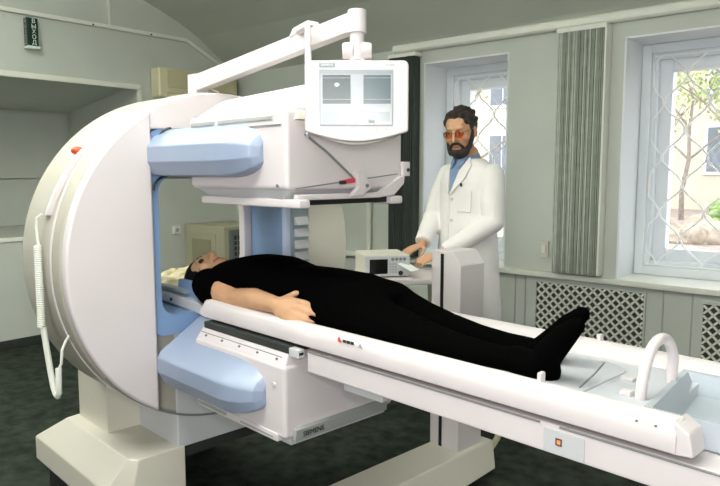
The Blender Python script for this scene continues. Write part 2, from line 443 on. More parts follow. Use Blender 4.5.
# ------------------------------------------------------------------ fittings on the walls
def trunk_pts():
    return [(XL+0.02, 1.2, 2.635), (XL+0.02, 3.83, 2.635), (XL+0.02, 4.22, 2.445)]
p = trunk_pts(); mb = MB()
def strip(b, a, c, h):
    a = Vector(a); c = Vector(c); nrm = Vector((0, -(c-a).z, (c-a).y)).normalized()*h/2; o = Vector((0.022, 0, 0)); a.x = c.x = XL
    b.hexa([a-nrm, c-nrm, c-nrm+o, a-nrm+o], [a+nrm, c+nrm, c+nrm+o, a+nrm+o])
strip(mb, p[0], p[1], 0.032); strip(mb, p[1], p[2], 0.032)
ct = mb.build('cable_trunking', 'trim', None, bevel=0.003, label='white cable trunking running under the vault above the niche', category='cable trunking')
mb = MB()
for y in (2.9, 3.45):
    mb = MB(); mb.cyl((XL+0.02, y, 2.63), (XL+0.026, y, 2.63), 0.008, n=10); mb.build('screw', 'dark', ct)
mb = MB(); mb.box((XL, 3.04, 2.652), (XL+0.018, 3.062, 3.02)); mb.build('conduit', 'trim', None, bevel=0.003, label='short vertical white conduit rising from the trunking to the vault', category='conduit')
# exit sign
ex = thing('exit_sign', 'dark green box sign reading ВЫХОД with white base above the niche', 'sign', FW, (XL+0.05, 2.385, 2.37))
mb = MB(); mb.box((XL+0.002, 2.335, 2.375), (XL+0.07, 2.418, 2.590)); mb.build('sign_box', 'exitgreen', ex, bevel=0.004)
mb = MB(); mb.box((XL+0.002, 2.33, 2.356), (XL+0.08, 2.426, 2.376)); mb.build('sign_base', 'letter', ex, bevel=0.004)
RX = Matrix(((0, 0, 1, 0), (1, 0, 0, 0), (0, 1, 0, 0), (0, 0, 0, 1)))     # text plane facing +x
RY = Matrix(((1, 0, 0, 0), (0, 0, -1, 0), (0, 1, 0, 0), (0, 0, 0, 1)))    # text plane facing -y
mb = MB(); mb.text('В\nЫ\nХ\nО\nД', 0.046, Matrix.Translation((XL+0.0705, 2.384, 2.484)) @ RX, 0.0006, 0.88); mb.build('lettering', 'letter', ex)
mb = MB(); mb.text('В\nЫ\nХ\nО\nД', 0.046, Matrix.Translation((XL+0.038, 2.3345, 2.484)) @ RY, 0.0006, 0.88); mb.build('lettering', 'grey', ex)  # same lettering in grey: the shade on this side is put into the colour
# air conditioner on the left wall
ac = thing('air_conditioner', 'beige wall air conditioner high on the left wall behind the scanner', 'air conditioner', FW, (XL+0.1, 3.88, 2.06))
mb = MB(); mb.box((XL, 3.44, 2.07), (XL+0.14, 4.33, 2.335)); mb.build('body', 'ac', ac, bevel=0.02, seg=3)
mb = MB(); mb.box((XL+0.135, 3.52, 2.16), (XL+0.15, 4.31, 2.32)); mb.build('front_panel', 'acpanel', ac, bevel=0.006)
mb = MB(); mb.box((XL+0.12, 3.52, 2.085), (XL+0.155, 4.31, 2.105)); mb.box((XL+0.12, 3.52, 2.115), (XL+0.155, 4.31, 2.135)); mb.build('louver', 'ac', ac, bevel=0.003)
# outlet and switch
ot = thing('power_outlet', 'white square power outlet on the wall beside the beige cabinet', 'outlet', FW, (XL+0.02, 3.66, 0.80))
mb = MB(); mb.box((XL, 3.62, 0.805), (XL+0.025, 3.70, 0.885)); mb.build('plate', 'trim', ot, bevel=0.005)
mb = MB(); mb.cyl((XL+0.02, 3.66, 0.845), (XL+0.027, 3.66, 0.845), 0.02); mb.build('socket', 'grey', ot)
sw = thing('light_switch', 'small cream wall switch left of the tall striped blind', 'switch', FW, (-2.07, YW-0.01, 0.80))
mb = MB(); mb.box((-2.10, YW-0.022, 0.80), (-2.045, YW, 0.915)); mb.build('plate', 'cream', sw, bevel=0.004)
mb = MB(); mb.box((-2.09, YW-0.03, 0.83), (-2.06, YW-0.02, 0.885)); mb.build('rocker', 'trim', sw, bevel=0.003)
# white heating pipe
mb = MB(); mb.tube([(-3.68, YW-0.03, 0.70), (-3.68, YW-0.03, 2.35)], 0.022, 14); mb.build('heating_pipe', 'trim', None, label='vertical white pipe on the wall beneath the raised detector', category='pipe')
# stacked vertical blinds
def blind(x0, x1, z0, z1, n, m1, m2, label, edge):
    t = thing('vertical_blind', label, 'blind', FW, ((x0+x1)/2, YW-0.06, z0), 'stacked vertical blinds')
    a = MB(); b = MB(); rnd = random.Random(n)
    w = (x1-x0)/n
    for i in range(n):
        q = MB(); x = x0 + (i+0.5)*w; d = 0.0455 + rnd.uniform(-.004, .004)
        bb = b if rnd.random() < 0.32 else a
        bb.box((x-w*0.42, YW-0.052-d, z0+rnd.uniform(0, .004)), (x+w*0.30, YW-0.052+d*0.9, z1))
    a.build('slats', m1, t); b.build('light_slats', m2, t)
    r = MB(); r.box((x0-0.01, YW-0.10, z1), (x1+0.01, YW, z1+0.03)); r.build('head_rail', 'trim', t, bevel=0.004)
    if edge:
        r = MB(); r.box((x1+0.002, YW-0.10, z0+0.002), (x1+0.014, YW-0.004, z1)); r.build('end_slat', 'trim', t, bevel=0.002)
blind(-1.985, -1.672, 0.712, 2.31, 26, 'blind', 'blindl', 'tall stack of grey striped blind slats between the two windows', True)
blind(-3.42, -3.165, 0.712, 2.30, 14, 'blindd', 'dark', 'dark green stack of blind slats behind the monitor', False)  # both slat colours darkened, since this stack stands in shade
# radiator covers
def radiator_cover(x0, x1, z0, z1, label):
    t = thing('radiator_cover', label, 'radiator cover', FW, ((x0+x1)/2, YW-0.01, z0), 'lattice radiator covers')
    b = MB(); b.box((x0, YW-0.004, z0), (x1, YW, z1)); b.build('backing', 'void', t)
    b = MB(); s_ = 0.062; y0, y1 = YW-0.016, YW-0.005; h = z1-z0; w = x1-x0; hw = 0.0062*1.414
    def clip(c, sg):
        # line x = c + sg*(z-z0)
        pts = []
        za, zb = z0, z1
        xa, xb = c, c + sg*h
        ts = [0.0, 1.0]
        dx = xb-xa
        t0 = max(0, min((x0-xa)/dx, (x1-xa)/dx)); t1 = min(1, max((x0-xa)/dx, (x1-xa)/dx))
        if t1-t0 < 0.02: return
        A = (xa+dx*t0, za+h*t0); B = (xa+dx*t1, za+h*t1)
        b.hexa([(A[0]-hw, y0, A[1]), (A[0]+hw, y0, A[1]), (A[0]+hw, y1, A[1]), (A[0]-hw, y1, A[1])],
               [(B[0]-hw, y0, B[1]), (B[0]+hw, y0, B[1]), (B[0]+hw, y1, B[1]), (B[0]-hw, y1, B[1])])
    c = x0 - h
    while c < x1 + h:
        clip(c, 1); clip(c, -1); c += s_
    b.build('lattice', 'lattice', t)
    b = MB(); f = 0.012
    b.box((x0-f, YW-0.018, z0-f), (x0, YW, z1+f)); b.box((x1, YW-0.018, z0-f), (x1+f, YW, z1+f)); b.box((x0, YW-0.018, z1), (x1, YW, z1+f)); b.box((x0, YW-0.018, z0-f), (x1, YW, z0))
    b.build('frame', 'wall', t)
radiator_cover(-2.128, -1.385, 0.10, 0.62, 'white lattice radiator cover under the sill behind the feet')
radiator_cover(-1.035, -0.40, 0.10, 0.60, 'white lattice radiator cover at the right edge below the wide window')

# ------------------------------------------------------------------ equipment cabinet behind the scanner
cb = thing('equipment_cabinet', 'low beige metal cabinet with vent grille in the corner behind the scanner', 'cabinet', FW, (-5.17, 4.0, 0))
CX, CY0, CY1, CT = -4.865, 3.742, 4.33, 0.90
mb = MB(); mb.box((-5.48, CY0, 0.05), (CX, CY1, CT)); mb.build('body', 'cab', cb, bevel=0.01)
mb = MB(); mb.box((-5.46, CY0+0.03, 0.0), (CX-0.03, CY1-0.03, 0.06)); mb.build('plinth', 'dark', cb)
mb = MB(); mb.box((-5.40, CY0-0.012, 0.10), (CX-0.12, CY0+0.005, CT-0.07)); dp = mb.build('side_panel', 'cab', cb, bevel=0.006)
mb = MB(); mb.box((-5.34, CY0-0.016, 0.16), (CX-0.18, CY0-0.010, CT-0.13)); mb.build('panel_recess', 'cabpanel', dp, bevel=0.003)
mb = MB(); mb.box((CX-0.005, CY0+0.05, 0.10), (CX+0.010, CY1-0.03, CT-0.03)); gp = mb.build('grille_panel', 'cabgrille', cb, bevel=0.005)
mb = MB(); mb.box((CX+0.0095, CY0+0.09, 0.16), (CX+0.0115, CY1-0.06, CT-0.07)); mb.build('grille_void', 'void', gp)
mb = MB()
for k in range(14): mb.box((CX+0.010, CY0+0.09, 0.165+k*0.05), (CX+0.018, CY1-0.06, 0.177+k*0.05))
for k in range(11): mb.box((CX+0.010, CY0+0.09+k*0.043, 0.16), (CX+0.018, CY0+0.102+k*0.043, CT-0.07))
mb.build('grille', 'cabgrille', gp)

# ------------------------------------------------------------------ the scanner (scanner frame u, v, z)
CV, CZ, RR = 1.384, 1.081, 0.609
UF, UB = -2.15, -2.535
OPC, OPW, OPH, OPR = (1.385, 1.137), 0.56, 0.506, 0.055
gm = thing('gamma_camera', 'large white round scanner gantry with blue arms and two detector heads', 'medical scanner', FM, (-2.35, CV, 0))
out, inn = polar((CV, CZ), RR, (1.43, 1.137), 0.68, 0.54, 0.07)
mb = MB(FM); mb.annulus(out, inn, 'x', UB, UF - 0.02); mb.build('ring_housing', 'housing', gm, bevel=0.02, seg=3)
# white front cover plates (near and far crescents and the crown)
def arc(a0, a1, r, n=40): return [(CV + r*math.cos(R(a0+(a1-a0)*k/n)), CZ + r*math.sin(R(a0+(a1-a0)*k/n))) for k in range(n+1)]
r2 = RR - 0.004
vn = 1.085; vf = 1.772
an = math.degrees(math.acos((vn-CV)/r2)); af = math.degrees(math.acos((vf-CV)/r2))
mb = MB(FM); mb.prism(arc(an, 360-an, r2), 'x', UF-0.022, UF+0.018); mb.build('front_cover', 'mach', gm, bevel=0.012, seg=3)
mb = MB(FM); mb.prism(arc(-af, af, r2), 'x', UF-0.022, UF+0.018); mb.build('front_cover', 'cream', gm, bevel=0.012, seg=3)
ztop = 1.545
mb = MB(FM); aa = math.degrees(math.asin((ztop-CZ)/r2))
mb.prism([p for p in arc(aa, 180-aa, r2)], 'x', UF-0.022, UF+0.006); mb.build('crown_cover', 'mach', gm, bevel=0.008)
# light groove round the housing
ro, ri = arc(0, 360, RR+0.003, 96)[:-1], arc(0, 360, RR-0.02, 96)[:-1]
mb = MB(FM); mb.annulus(ro, ri, 'x', UF-0.100, UF-0.088); mb.build('trim_ring', 'mach', gm)
# blue rotor plate framing the opening
o2, i2 = [], []
mb = MB(FM)
rect = rrect((1.565, 1.14), 0.735, 0.80, 0.01, 4)
no, ni = polar((CV, CZ), RR, OPC, OPW-0.012, OPH-0.012, OPR, 96)
sq = []
for k in range(96):
    a = 2*PI*k/96; d = (math.cos(a), math.sin(a)); t = 9
    for lim, c0, dd in ((vf-0.0, OPC[0], d[0]), (vn, OPC[0], d[0])):
        if abs(dd) > 1e-6 and (lim-c0)/dd > 0: t = min(t, (lim-c0)/dd)
    for lim, dd in ((ztop, d[1]), (0.82, d[1])):
        if abs(dd) > 1e-6 and (lim-OPC[1])/dd > 0: t = min(t, (lim-OPC[1])/dd)
    sq.append((OPC[0]+d[0]*t, OPC[1]+d[1]*t))
mb.annulus(sq, ni, 'x', UF-0.03, UF+0.002); rot = mb.build('rotor_plate', 'blue', gm, sharp=30)
# inner walls of the opening, and the rim at the back
mb = MB(FM)
_, i3 = polar((CV, CZ), RR, OPC, OPW-0.005, OPH-0.005, OPR); _, i4 = polar((CV, CZ), RR, (1.43, 1.137), 0.655, OPH, 0.08)
mb.rings([[(UF-0.005, p[0], p[1]) for p in i3], [(UF-0.11, 1.385+(p[0]-1.385)*1.06, p[1]) for p in i3], [(UB+0.01, p[0], p[1]) for p in i4],
          [(UB+0.01, 1.43+(p[0]-1.43)*1.02, 1.137+(p[1]-1.137)*1.02) for p in i4], [(UF-0.11, 1.385+(p[0]-1.385)*1.08, 1.137+(p[1]-1.137)*1.02) for p in i3], [(UF-0.005, 1.385+(p[0]-1.385)*1.02, 1.137+(p[1]-1.137)*1.02) for p in i3]], cap=False)
n_ = 96; mb.f += [(5*n_+i, 5*n_+(i+1)%n_, (i+1)%n_, i) for i in range(n_)]
mb.build('inner_wall', 'blue', gm, sharp=20)
_, b1 = polar((CV, CZ), RR, (1.425, 1.125), 0.69, 0.57, 0.16); _, b2 = polar((CV, CZ), RR, (1.425, 1.125), 0.595, 0.49, 0.16)
mb = MB(FM); mb.annulus(b1, b2, 'x', UB-0.04, UB+0.005); mb.build('back_rim', 'mach', gm, bevel=0.008)
# vent panel on the far side of the opening
mb = MB(FM); mb.box((UF-0.005, 1.677, 0.96), (UF+0.022, 1.766, 1.49)); vp = mb.build('vent_panel', 'plate', gm, bevel=0.005)
mb = MB(FM); mb.box((UF-0.005, 1.647, 0.85), (UF+0.02, 1.677, 1.40)); mb.build('edge_strip', 'paleblue', gm, bevel=0.006)
mb = MB(FM)
for k in range(5): mb.hexa([(UF+0.02, 1.692, 0.992+k*0.048), (UF+0.042, 1.692, 0.992+k*0.048), (UF+0.042, 1.759, 0.992+k*0.048), (UF+0.02, 1.759, 0.992+k*0.048)],
                           [(UF+0.02, 1.692, 1.024+k*0.048), (UF+0.024, 1.692, 1.024+k*0.048), (UF+0.024, 1.759, 1.024+k*0.048), (UF+0.02, 1.759, 1.024+k*0.048)])
mb.build('louver', 'mach_cool', vp)
# lower front panel between the feet
mb = MB(FM); mb.prism([(1.165, 0.384), (1.80, 0.384), (1.80, 0.622), (1.68, 0.851), (1.165, 0.851)], 'x', UB+0.02, UF-0.012); mb.build('base_cover', 'mach_cool', gm, bevel=0.008)  # greyer than the near cover: shade from the head and arm put into the colour
cu = arc(218, 322, RR-0.005, 40)
mb = MB(FM); mb.tube([(UF-0.012, p[0], p[1]) for p in cu], 0.0045, 6); mb.build('cover_seam', 'midgrey', gm)
mb = MB(FM); mb.box((-2.48, 1.17, 0.338), (-2.18, 1.78, 0.386)); mb.box((-2.95, 1.19, 0.0), (-2.75, 1.68, 0.35)); mb.box((-2.80, 1.19, 0.335), (-2.45, 1.68, 0.36)); mb.build('cross_beam', 'dark', gm)
# feet and pillars, near and far
def foot(s, nm):
    def V(v): return CV + s*(v-CV)
    b = MB(FM)
    F_ = -2.155 if s > 0 else -2.5
    top = [(-2.75, 0.984), (F_+0.0-0.036, 0.984), (F_, 1.007), (F_, 1.19), (-2.79, 1.19)]
    q0 = [(-2.935, 0.915), (F_-0.078, 0.915), (F_, 0.979), (F_, 1.19), (-2.935, 1.19)]
    b.rings([[(u, V(v), 0.18) for u, v in q0], [(u, V(v), 0.279) for u, v in q0], [(u, V(v), 0.392) for u, v in top]])
    f = b.build(nm, 'cream' if s > 0 else 'cream', gm, bevel=0.006)
    b = MB(FM); b.box((-2.92, min(V(0.96), V(1.17)), 0.0), (F_-0.06, max(V(0.96), V(1.17)), 0.19)); b.build('foot_glide', 'dark', f)
    b = MB(FM); b.box((-2.745, min(V(1.034), V(1.19)), 0.385), (-2.47, max(V(1.034), V(1.19)), 0.80)); b.build('pillar', 'cream', gm, bevel=0.004)
foot(1, 'foot')
# detector arms
def det_arm(zc, ua, uz):
    b = MB(FM)
    P = [(1.16, 0.090), (1.10, 0.062), (1.072, 0.034), (1.066, 0.026), (1.066, -0.026), (1.072, -0.034), (1.09, -0.070), (1.16, -0.076)]
    def sec(u, k):
        return [(u, 1.16 + (v - 1.16) * k, zc + z * (0.25 + 0.75 * k)) for v, z in P]
    L = [(ua, 1), (uz - 0.14, 1), (uz - 0.12, 0.985), (uz - 0.085, 0.92), (uz - 0.045, 0.76), (uz - 0.015, 0.52), (uz, 0.22)]
    b.rings([sec(u, k) for u, k in L])
    return b.build('detector_arm', 'armblue', gm, bevel=0.004, bevel_ang=20)
ua = det_arm(1.457, -2.15, -1.585)
la = det_arm(0.733, -2.11, -1.59)
b = MB(FM); b.hexa([(-2.14, 1.08, 0.70), (-1.99, 1.08, 0.70), (-1.99, 1.28, 0.78), (-2.14, 1.28, 0.78)], [(-2.14, 1.085, 0.77), (-2.0, 1.085, 0.77), (-2.02, 1.28, 0.895), (-2.14, 1.28, 0.895)])
b.build('arm_bracket', 'armblue', la, bevel=0.014, seg=3)
# curved gaps where the arm mount turns in the plate
b = MB(FM); b.tube([(UF+0.012, 1.09+0.07*k/8, 1.49+0.06*math.sin(k/8*1.57)) for k in range(9)], 0.004, 6); b.build('mount_gap', 'dark', rot)
b = MB(FM); b.tube([(UF+0.012, 1.087+0.055*(1-math.cos(k/8*1.57)), 1.335+0.05*math.sin(k/8*1.57)) for k in range(9)], 0.004, 6); b.build('mount_gap', 'black', rot)

# upper detector head
H0, H1, V0, V1 = -2.00, -1.48, 1.15, 1.63
ub = MB(FM)
ub.box((H0, V0, 1.345), (H1, V1, 1.575))
uh = ub.build('detector_head', 'mach', gm, bevel=0.016, seg=3, label='upper detector head held above the patient')
b = MB(FM); b.hexa([(H0+0.005, V0+0.005, 1.57), (H1-0.005, V0+0.005, 1.57), (H1-0.005, V1-0.005, 1.57), (H0+0.005, V1-0.005, 1.57)],
                   [(H0+0.06, V0+0.09, 1.635), (H1-0.09, V0+0.16, 1.665), (H1-0.05, V1-0.02, 1.675), (H0+0.06, V1-0.05, 1.66)])
b.build('top_cover', 'mach', uh, bevel=0.02, seg=3)
b = MB(FM); b.hexa([(H0+0.06, V0+0.04, 1.318), (H1-0.035, V0+0.012, 1.318), (H1-0.035, V1-0.03, 1.318), (H0+0.06, V1-0.04, 1.318)],
                   [(H0+0.012, V0+0.012, 1.35), (H1-0.012, V0+0.006, 1.35), (H1-0.012, V1-0.012, 1.35), (H0+0.012, V1-0.012, 1.35)])
b.build('lower_bezel', 'mach_cool', uh, bevel=0.004)
b = MB(FM); b.box((H0+0.05, V0+0.01, 1.297), (H1+0.045, V0+0.05, 1.322)); b.build('collimator_rail', 'mach', uh, bevel=0.006)
b = MB(FM); b.box((H0+0.05, V1-0.07, 1.297), (H1+0.02, V1-0.02, 1.322))
b.build('collimator_rail', 'mach', uh, bevel=0.006)
b = MB(FM); b.box((H0+0.06, V0+0.05, 1.303), (H1-0.005, V1-0.07, 1.325)); b.build('collimator', 'black', uh)
b = MB(FM); b.prism([(V0+0.03, 1.335), (V1-0.12, 1.335), (V1-0.02, 1.385), (V1+0.0, 1.385), (V1-0.005, 1.36), (V1-0.05, 1.325), (V1-0.12, 1.318), (V0+0.03, 1.318)], 'x', H1-0.008, H1+0.012)
b.build('front_lip', 'mach', uh, bevel=0.004)
b = MB(FM)
b.box((H0+0.02, V0-0.004, 1.545), (H0+0.16, V0+0.01, 1.557)); b.box((H0+0.18, V0-0.004, 1.545), (H1-0.06, V0+0.01, 1.557)); b.build('vent_slot', 'grey', uh, bevel=0.002)
b = MB(FM); b.box((H0+0.01, V0-0.003, 1.528), (H1-0.02, V0+0.005, 1.532)); b.build('seam', 'midgrey', uh)
b = MB(FM); b.hexa([(H1-0.005, V0+0.03, 1.542), (H1+0.014, V0+0.03, 1.545), (H1+0.014, V0+0.24, 1.545), (H1-0.005, V0+0.24, 1.542)], [(H1-0.005, V0+0.038, 1.567), (H1+0.006, V0+0.038, 1.567), (H1+0.006, V0+0.24, 1.567), (H1-0.005, V0+0.24, 1.567)])
b.build('top_handle', 'cream', uh, bevel=0.003)
b = MB(FM); b.tube([(H1+0.004, 1.215, 1.505), (H1+0.004, 1.30, 1.455), (H1+0.004, 1.43, 1.362)], 0.0035, 6); b.tube([(H1+0.004, V0+0.03, 1.352), (H1+0.004, V1-0.03, 1.392)], 0.002, 6); b.build('panel_seam', 'midgrey', uh)
b = MB(FM); b.tube([(H1+0.006, 1.245, 1.535), (H1+0.014, 1.225, 1.52), (H1+0.01, 1.218, 1.505), (H1+0.004, 1.225, 1.495)], 0.004, 8); b.build('cord', 'mach_cool', uh)
b = MB(FM); b.prism([(1.40, 1.398), (1.435, 1.398), (1.462, 1.362), (1.46, 1.345), (1.425, 1.325), (1.375, 1.325), (1.41, 1.352)], 'x', H1, H1+0.022); b.build('hinge_plate', 'mach', uh, bevel=0.004)
b = MB(FM); b.cyl((H1+0.02, 1.443, 1.357), (H1+0.026, 1.443, 1.357), 0.006, n=12); b.build('hinge_screw', 'midgrey', uh)
b = MB(FM); b.hexa([(H1+0.001, 1.352, 1.362), (H1+0.012, 1.352, 1.362), (H1+0.012, 1.405, 1.367), (H1+0.001, 1.405, 1.367)], [(H1+0.001, 1.358, 1.374), (H1+0.012, 1.358, 1.374), (H1+0.012, 1.405, 1.381), (H1+0.001, 1.405, 1.381)]); tg = b.build('warning_tag', 'redtag', uh)
b = MB(FM); b.box((H1+0.004, 1.345, 1.362), (H1+0.013, 1.366, 1.373)); b.build('tag_clip', 'dark', tg)
b = MB(FM); b.box((H1-0.03, V1-0.005, 1.385), (H1+0.008, V1+0.028, 1.432)); sb = b.build('side_bracket', 'mach', uh, bevel=0.003)
b = MB(FM); b.cyl((H1+0.007, V1+0.016, 1.405), (H1+0.012, V1+0.016, 1.405), 0.006, n=10); b.build('bracket_hole', 'dark', sb)
b = MB(FM); b.cyl((H1-0.20, V0+0.002, 1.51), (H1-0.20, V0-0.003, 1.51), 0.005, n=10); b.build('screw', 'midgrey', uh); b = MB(FM); b.cyl((H1-0.04, V0+0.002, 1.36), (H1-0.04, V0-0.003, 1.36), 0.005, n=10); b.build('screw', 'midgrey', uh)

# lower detector head
b = MB(FM); b.box((H0, V0, 0.615), (H1-0.02, V1-0.02, 0.84))
lh = b.build('detector_head', 'mach', gm, bevel=0.014, seg=3, label='lower detector head hanging under the table')
b = MB(FM); b.hexa([(H0+0.005, V0+0.003, 0.835), (H1-0.025, V0+0.003, 0.835), (H1-0.025, V1-0.025, 0.835), (H0+0.005, V1-0.025, 0.835)], [(H0+0.02, V0+0.03, 0.882), (H1-0.035, V0+0.03, 0.882), (H1-0.035, V1-0.05, 0.882), (H0+0.02, V1-0.05, 0.882)])
b.build('upper_bezel', 'mach', lh, bevel=0.006)
b = MB(FM); b.box((H0+0.03, V0+0.022, 0.872), (H1-0.03, V1-0.08, 0.893)); b.build('collimator', 'dark', lh)
b = MB(FM); b.box((H1-0.085, V0+0.026, 0.862), (H1+0.012, V0+0.052, 0.889)); cr = b.build('collimator_rail', 'mach_cool', lh, bevel=0.004)
b = MB(FM); b.box((H1+0.0115, V0+0.03, 0.872), (H1+0.013, V0+0.045, 0.880)); b.build('rail_slot', 'black', cr)
b = MB(FM)
for k in range(5): b = MB(FM); b.cyl((H0+0.06+k*0.098, V0+0.012, 0.853), (H0+0.06+k*0.098, V0+0.007, 0.851), 0.0035, n=10); b.build('screw', 'midgrey', lh)
b = MB(FM); b.tube([(H0+0.02, V0+0.0165, 0.858), (H1-0.05, V0+0.0165, 0.858)], 0.0016, 6); b.build('seam', 'midgrey', lh)
b = MB(FM); b.cyl((H1-0.07, V0+0.002, 0.775), (H1-0.07, V0-0.004, 0.775), 0.008, n=12); b.build('latch', 'mach_cool', lh)
b = MB(FM); b.box((H0+0.02, V0-0.006, 0.606), (H1-0.05, V0+0.03, 0.630)); ls = b.build('lower_strip', 'mach', lh, bevel=0.004)
b = MB(FM); b.box((H0+0.03, V0-0.0075, 0.614), (H0+0.20, V0-0.005, 0.624)); b.box((H0+0.28, V0-0.0075, 0.615), (H1-0.07, V0-0.005, 0.620)); b.build('strip_label', 'grey', ls)
b = MB(FM); b.hexa([(H1-0.03, V0+0.03, 0.606), (H1-0.01, V0+0.03, 0.606), (H1-0.01, V1-0.06, 0.606), (H1-0.03, V1-0.06, 0.606)], [(H1-0.03, V0+0.03, 0.648), (H1-0.004, V0+0.03, 0.644), (H1-0.004, V1-0.06, 0.644), (H1-0.03, V1-0.06, 0.648)])
fs = b.build('front_strip', 'grey', lh, bevel=0.003)
TU = FM.inverted()
TX = Matrix(((0, 0, 1, 0), (1, 0, 0, 0), (0, 1, 0, 0), (0, 0, 0, 1)))
TY = Matrix(((1, 0, 0, 0), (0, 0, -1, 0), (0, 1, 0, 0), (0, 0, 0, 1)))
b = MB(FM); b.text('SIEMENS', 0.022, Matrix.Translation((H1-0.0025, 1.245, 0.626)) @ TX, 0.0006); b.build('lettering', 'dark', fs)
b = MB(FM); b.box((H0+0.02, V0+0.03, 0.590), (H1-0.03, V1-0.05, 0.618)); b.build('base_plate', 'mach_cool', lh, bevel=0.004)

# hand control hanging on the rim, with its coiled lead
def rimv(z, off=0.0): return CV - math.sqrt(max(0.0, (RR+off)**2 - (z-CZ)**2))
hc = thing('hand_control', 'white hand control with red button and coiled lead on the scanner rim', 'hand control', FM, (-2.28, 0.80, 1.2))
zs = [1.475-0.0275*k for k in range(9)]
b = MB(FM)
rs = []
for k, z in enumerate(zs):
    q = k/8; uu = -2.272 - 0.028*q; w = 0.0095 + 0.003*math.sin(q*PI)
    o_ = 0.016
    rs.append([(uu-w, rimv(z)+0.003, z), (uu+w, rimv(z)+0.003, z), (uu+w*0.8, rimv(z, o_), z), (uu-w*0.8, rimv(z, o_), z)])
b.rings(rs); b.build('handset', 'mach', hc, bevel=0.003)
b = MB(FM)
rs = []
for k, z in enumerate(zs):
    q = k/8; uu = -2.292 - 0.028*q; w = 0.010
    rs.append([(uu-w, rimv(z)+0.003, z), (uu+w, rimv(z)+0.003, z), (uu+w, rimv(z, 0.012), z), (uu-w, rimv(z, 0.012), z)])
b.rings(rs); b.build('holder', 'grey', hc, bevel=0.002)
b = MB(FM); b.ell((-2.292, rimv(1.468, 0.014), 1.470), (0.022, 0.020, 0.014)); b.build('button', 'red', hc)
b = MB(FM)
pts = [(-2.270, 0.765, 1.262), (-2.280, 0.752, 1.25), (-2.285, 0.75, 1.22), (-2.280, 0.752, 1.16)]
b.tube(pts, 0.005, 8)
pts = []
for k in range(0, 38*10+1):
    q = k/380; z = 1.16 - 0.27*q; a = 2*PI*k/10
    pts.append((-2.283 + 0.009*math.cos(a), 0.75 + 0.009*math.sin(a), z))
b.tube(pts, 0.0042, 6)
pts = [(-2.283, 0.755, 0.89), (-2.280, 0.76, 0.83), (-2.265, 0.765, 0.74), (-2.255, 0.768, 0.69), (-2.242, 0.77, 0.668), (-2.225, 0.77, 0.663), (-2.212, 0.77, 0.676), (-2.210, 0.77, 0.71), (-2.218, 0.775, 0.76)]
b.tube(pts, 0.010, 8)
b.tube([(-2.218, 0.775, 0.755), (-2.206, 0.78, 0.775), (-2.208, 0.785, 0.82), (-2.215, 0.80, 0.845), (-2.240, 0.825, 0.86)], 0.0045, 8)
b.build('lead', 'cable', hc)

# boom arm on top of the gantry, and the monitor it carries
ma = R(40.874)
MR = Vector((math.cos(ma), math.sin(ma), 0)); MF = Vector((-math.sin(ma), math.cos(ma), 0))
KD = 1.86
def cs(r, d, z): return tuple(MR*r + MF*d + Vector((0, 0, z)))
post = FM @ Vector((-2.35, 1.396, 1.69))
bo = thing('boom_arm', 'white boom arm on the scanner reaching over to the monitor', 'arm', FW, tuple(post))
b = MB(); b.box((post.x-0.028, post.y-0.028, 1.68), (post.x+0.028, post.y+0.028, 1.775)); b.build('post', 'mach', bo, bevel=0.004)
kn = Vector(cs(-0.008, KD, 1.80)); z1 = 1.845
b = MB()
p0 = Vector((post.x, post.y, 1.738)); p1 = Vector((kn.x, kn.y, 1.804)); d = (p1-p0); dh = Vector((d.x, d.y, 0)).normalized(); sd = Vector((-dh.y, dh.x, 0))
p0 = p0 - dh*0.03
b.hexa([p0-sd*0.022+Vector((0,0,-.032)), p0+sd*0.022+Vector((0,0,-.032)), p0+sd*0.022+Vector((0,0,.032)), p0-sd*0.022+Vector((0,0,.032))],
       [p1-sd*0.018+Vector((0,0,-.026)), p1+sd*0.018+Vector((0,0,-.026)), p1+sd*0.018+Vector((0,0,.026)), p1-sd*0.018+Vector((0,0,.026))])
b.build('beam', 'mach', bo, bevel=0.005)
b = MB(); b.cyl((kn.x, kn.y, 1.772), (kn.x, kn.y, 1.834), 0.0255); b.cyl((kn.x, kn.y, 1.70), (kn.x, kn.y, 1.777), 0.0195); b.build('knuckle', 'mach', bo, bevel=0.003)
b = MB(); q = p0 + (p1-p0)*0.70
b.hexa([q-sd*0.024+Vector((0,0,.02)), q+dh*0.12-sd*0.024+Vector((0,0,.04)), q+dh*0.12+sd*0.024+Vector((0,0,.04)), q+sd*0.024+Vector((0,0,.02))],
       [q+dh*0.02-sd*0.020+Vector((0,0,.048)), q+dh*0.10-sd*0.020+Vector((0,0,.058)), q+dh*0.10+sd*0.020+Vector((0,0,.058)), q+dh*0.02+sd*0.020+Vector((0,0,.048))])
b.build('cable_clamp', 'mach', bo, bevel=0.005)
b = MB(); e = Vector(cs(-0.142, KD+0.01, 1.66)); q2 = p0 + (p1-p0)*0.76 + Vector((0,0,.03))
b.tube([q2, q2+(-dh*0.05)+Vector((0,0,.004)), Vector((e.x, e.y, 1.795)), Vector((e.x, e.y, 1.775)), e], 0.0095, 10); b.build('cable', 'mach', bo)
b = MB(); q3 = FM @ Vector((-2.28, 1.44, 1.68)); b.tube([p0+(p1-p0)*0.12+Vector((0,0,-.03)), tuple(p0+(p1-p0)*0.2+Vector((0,0,-.06))), tuple(q3)], 0.003, 6); b.build('thin_cable', 'mach', bo)

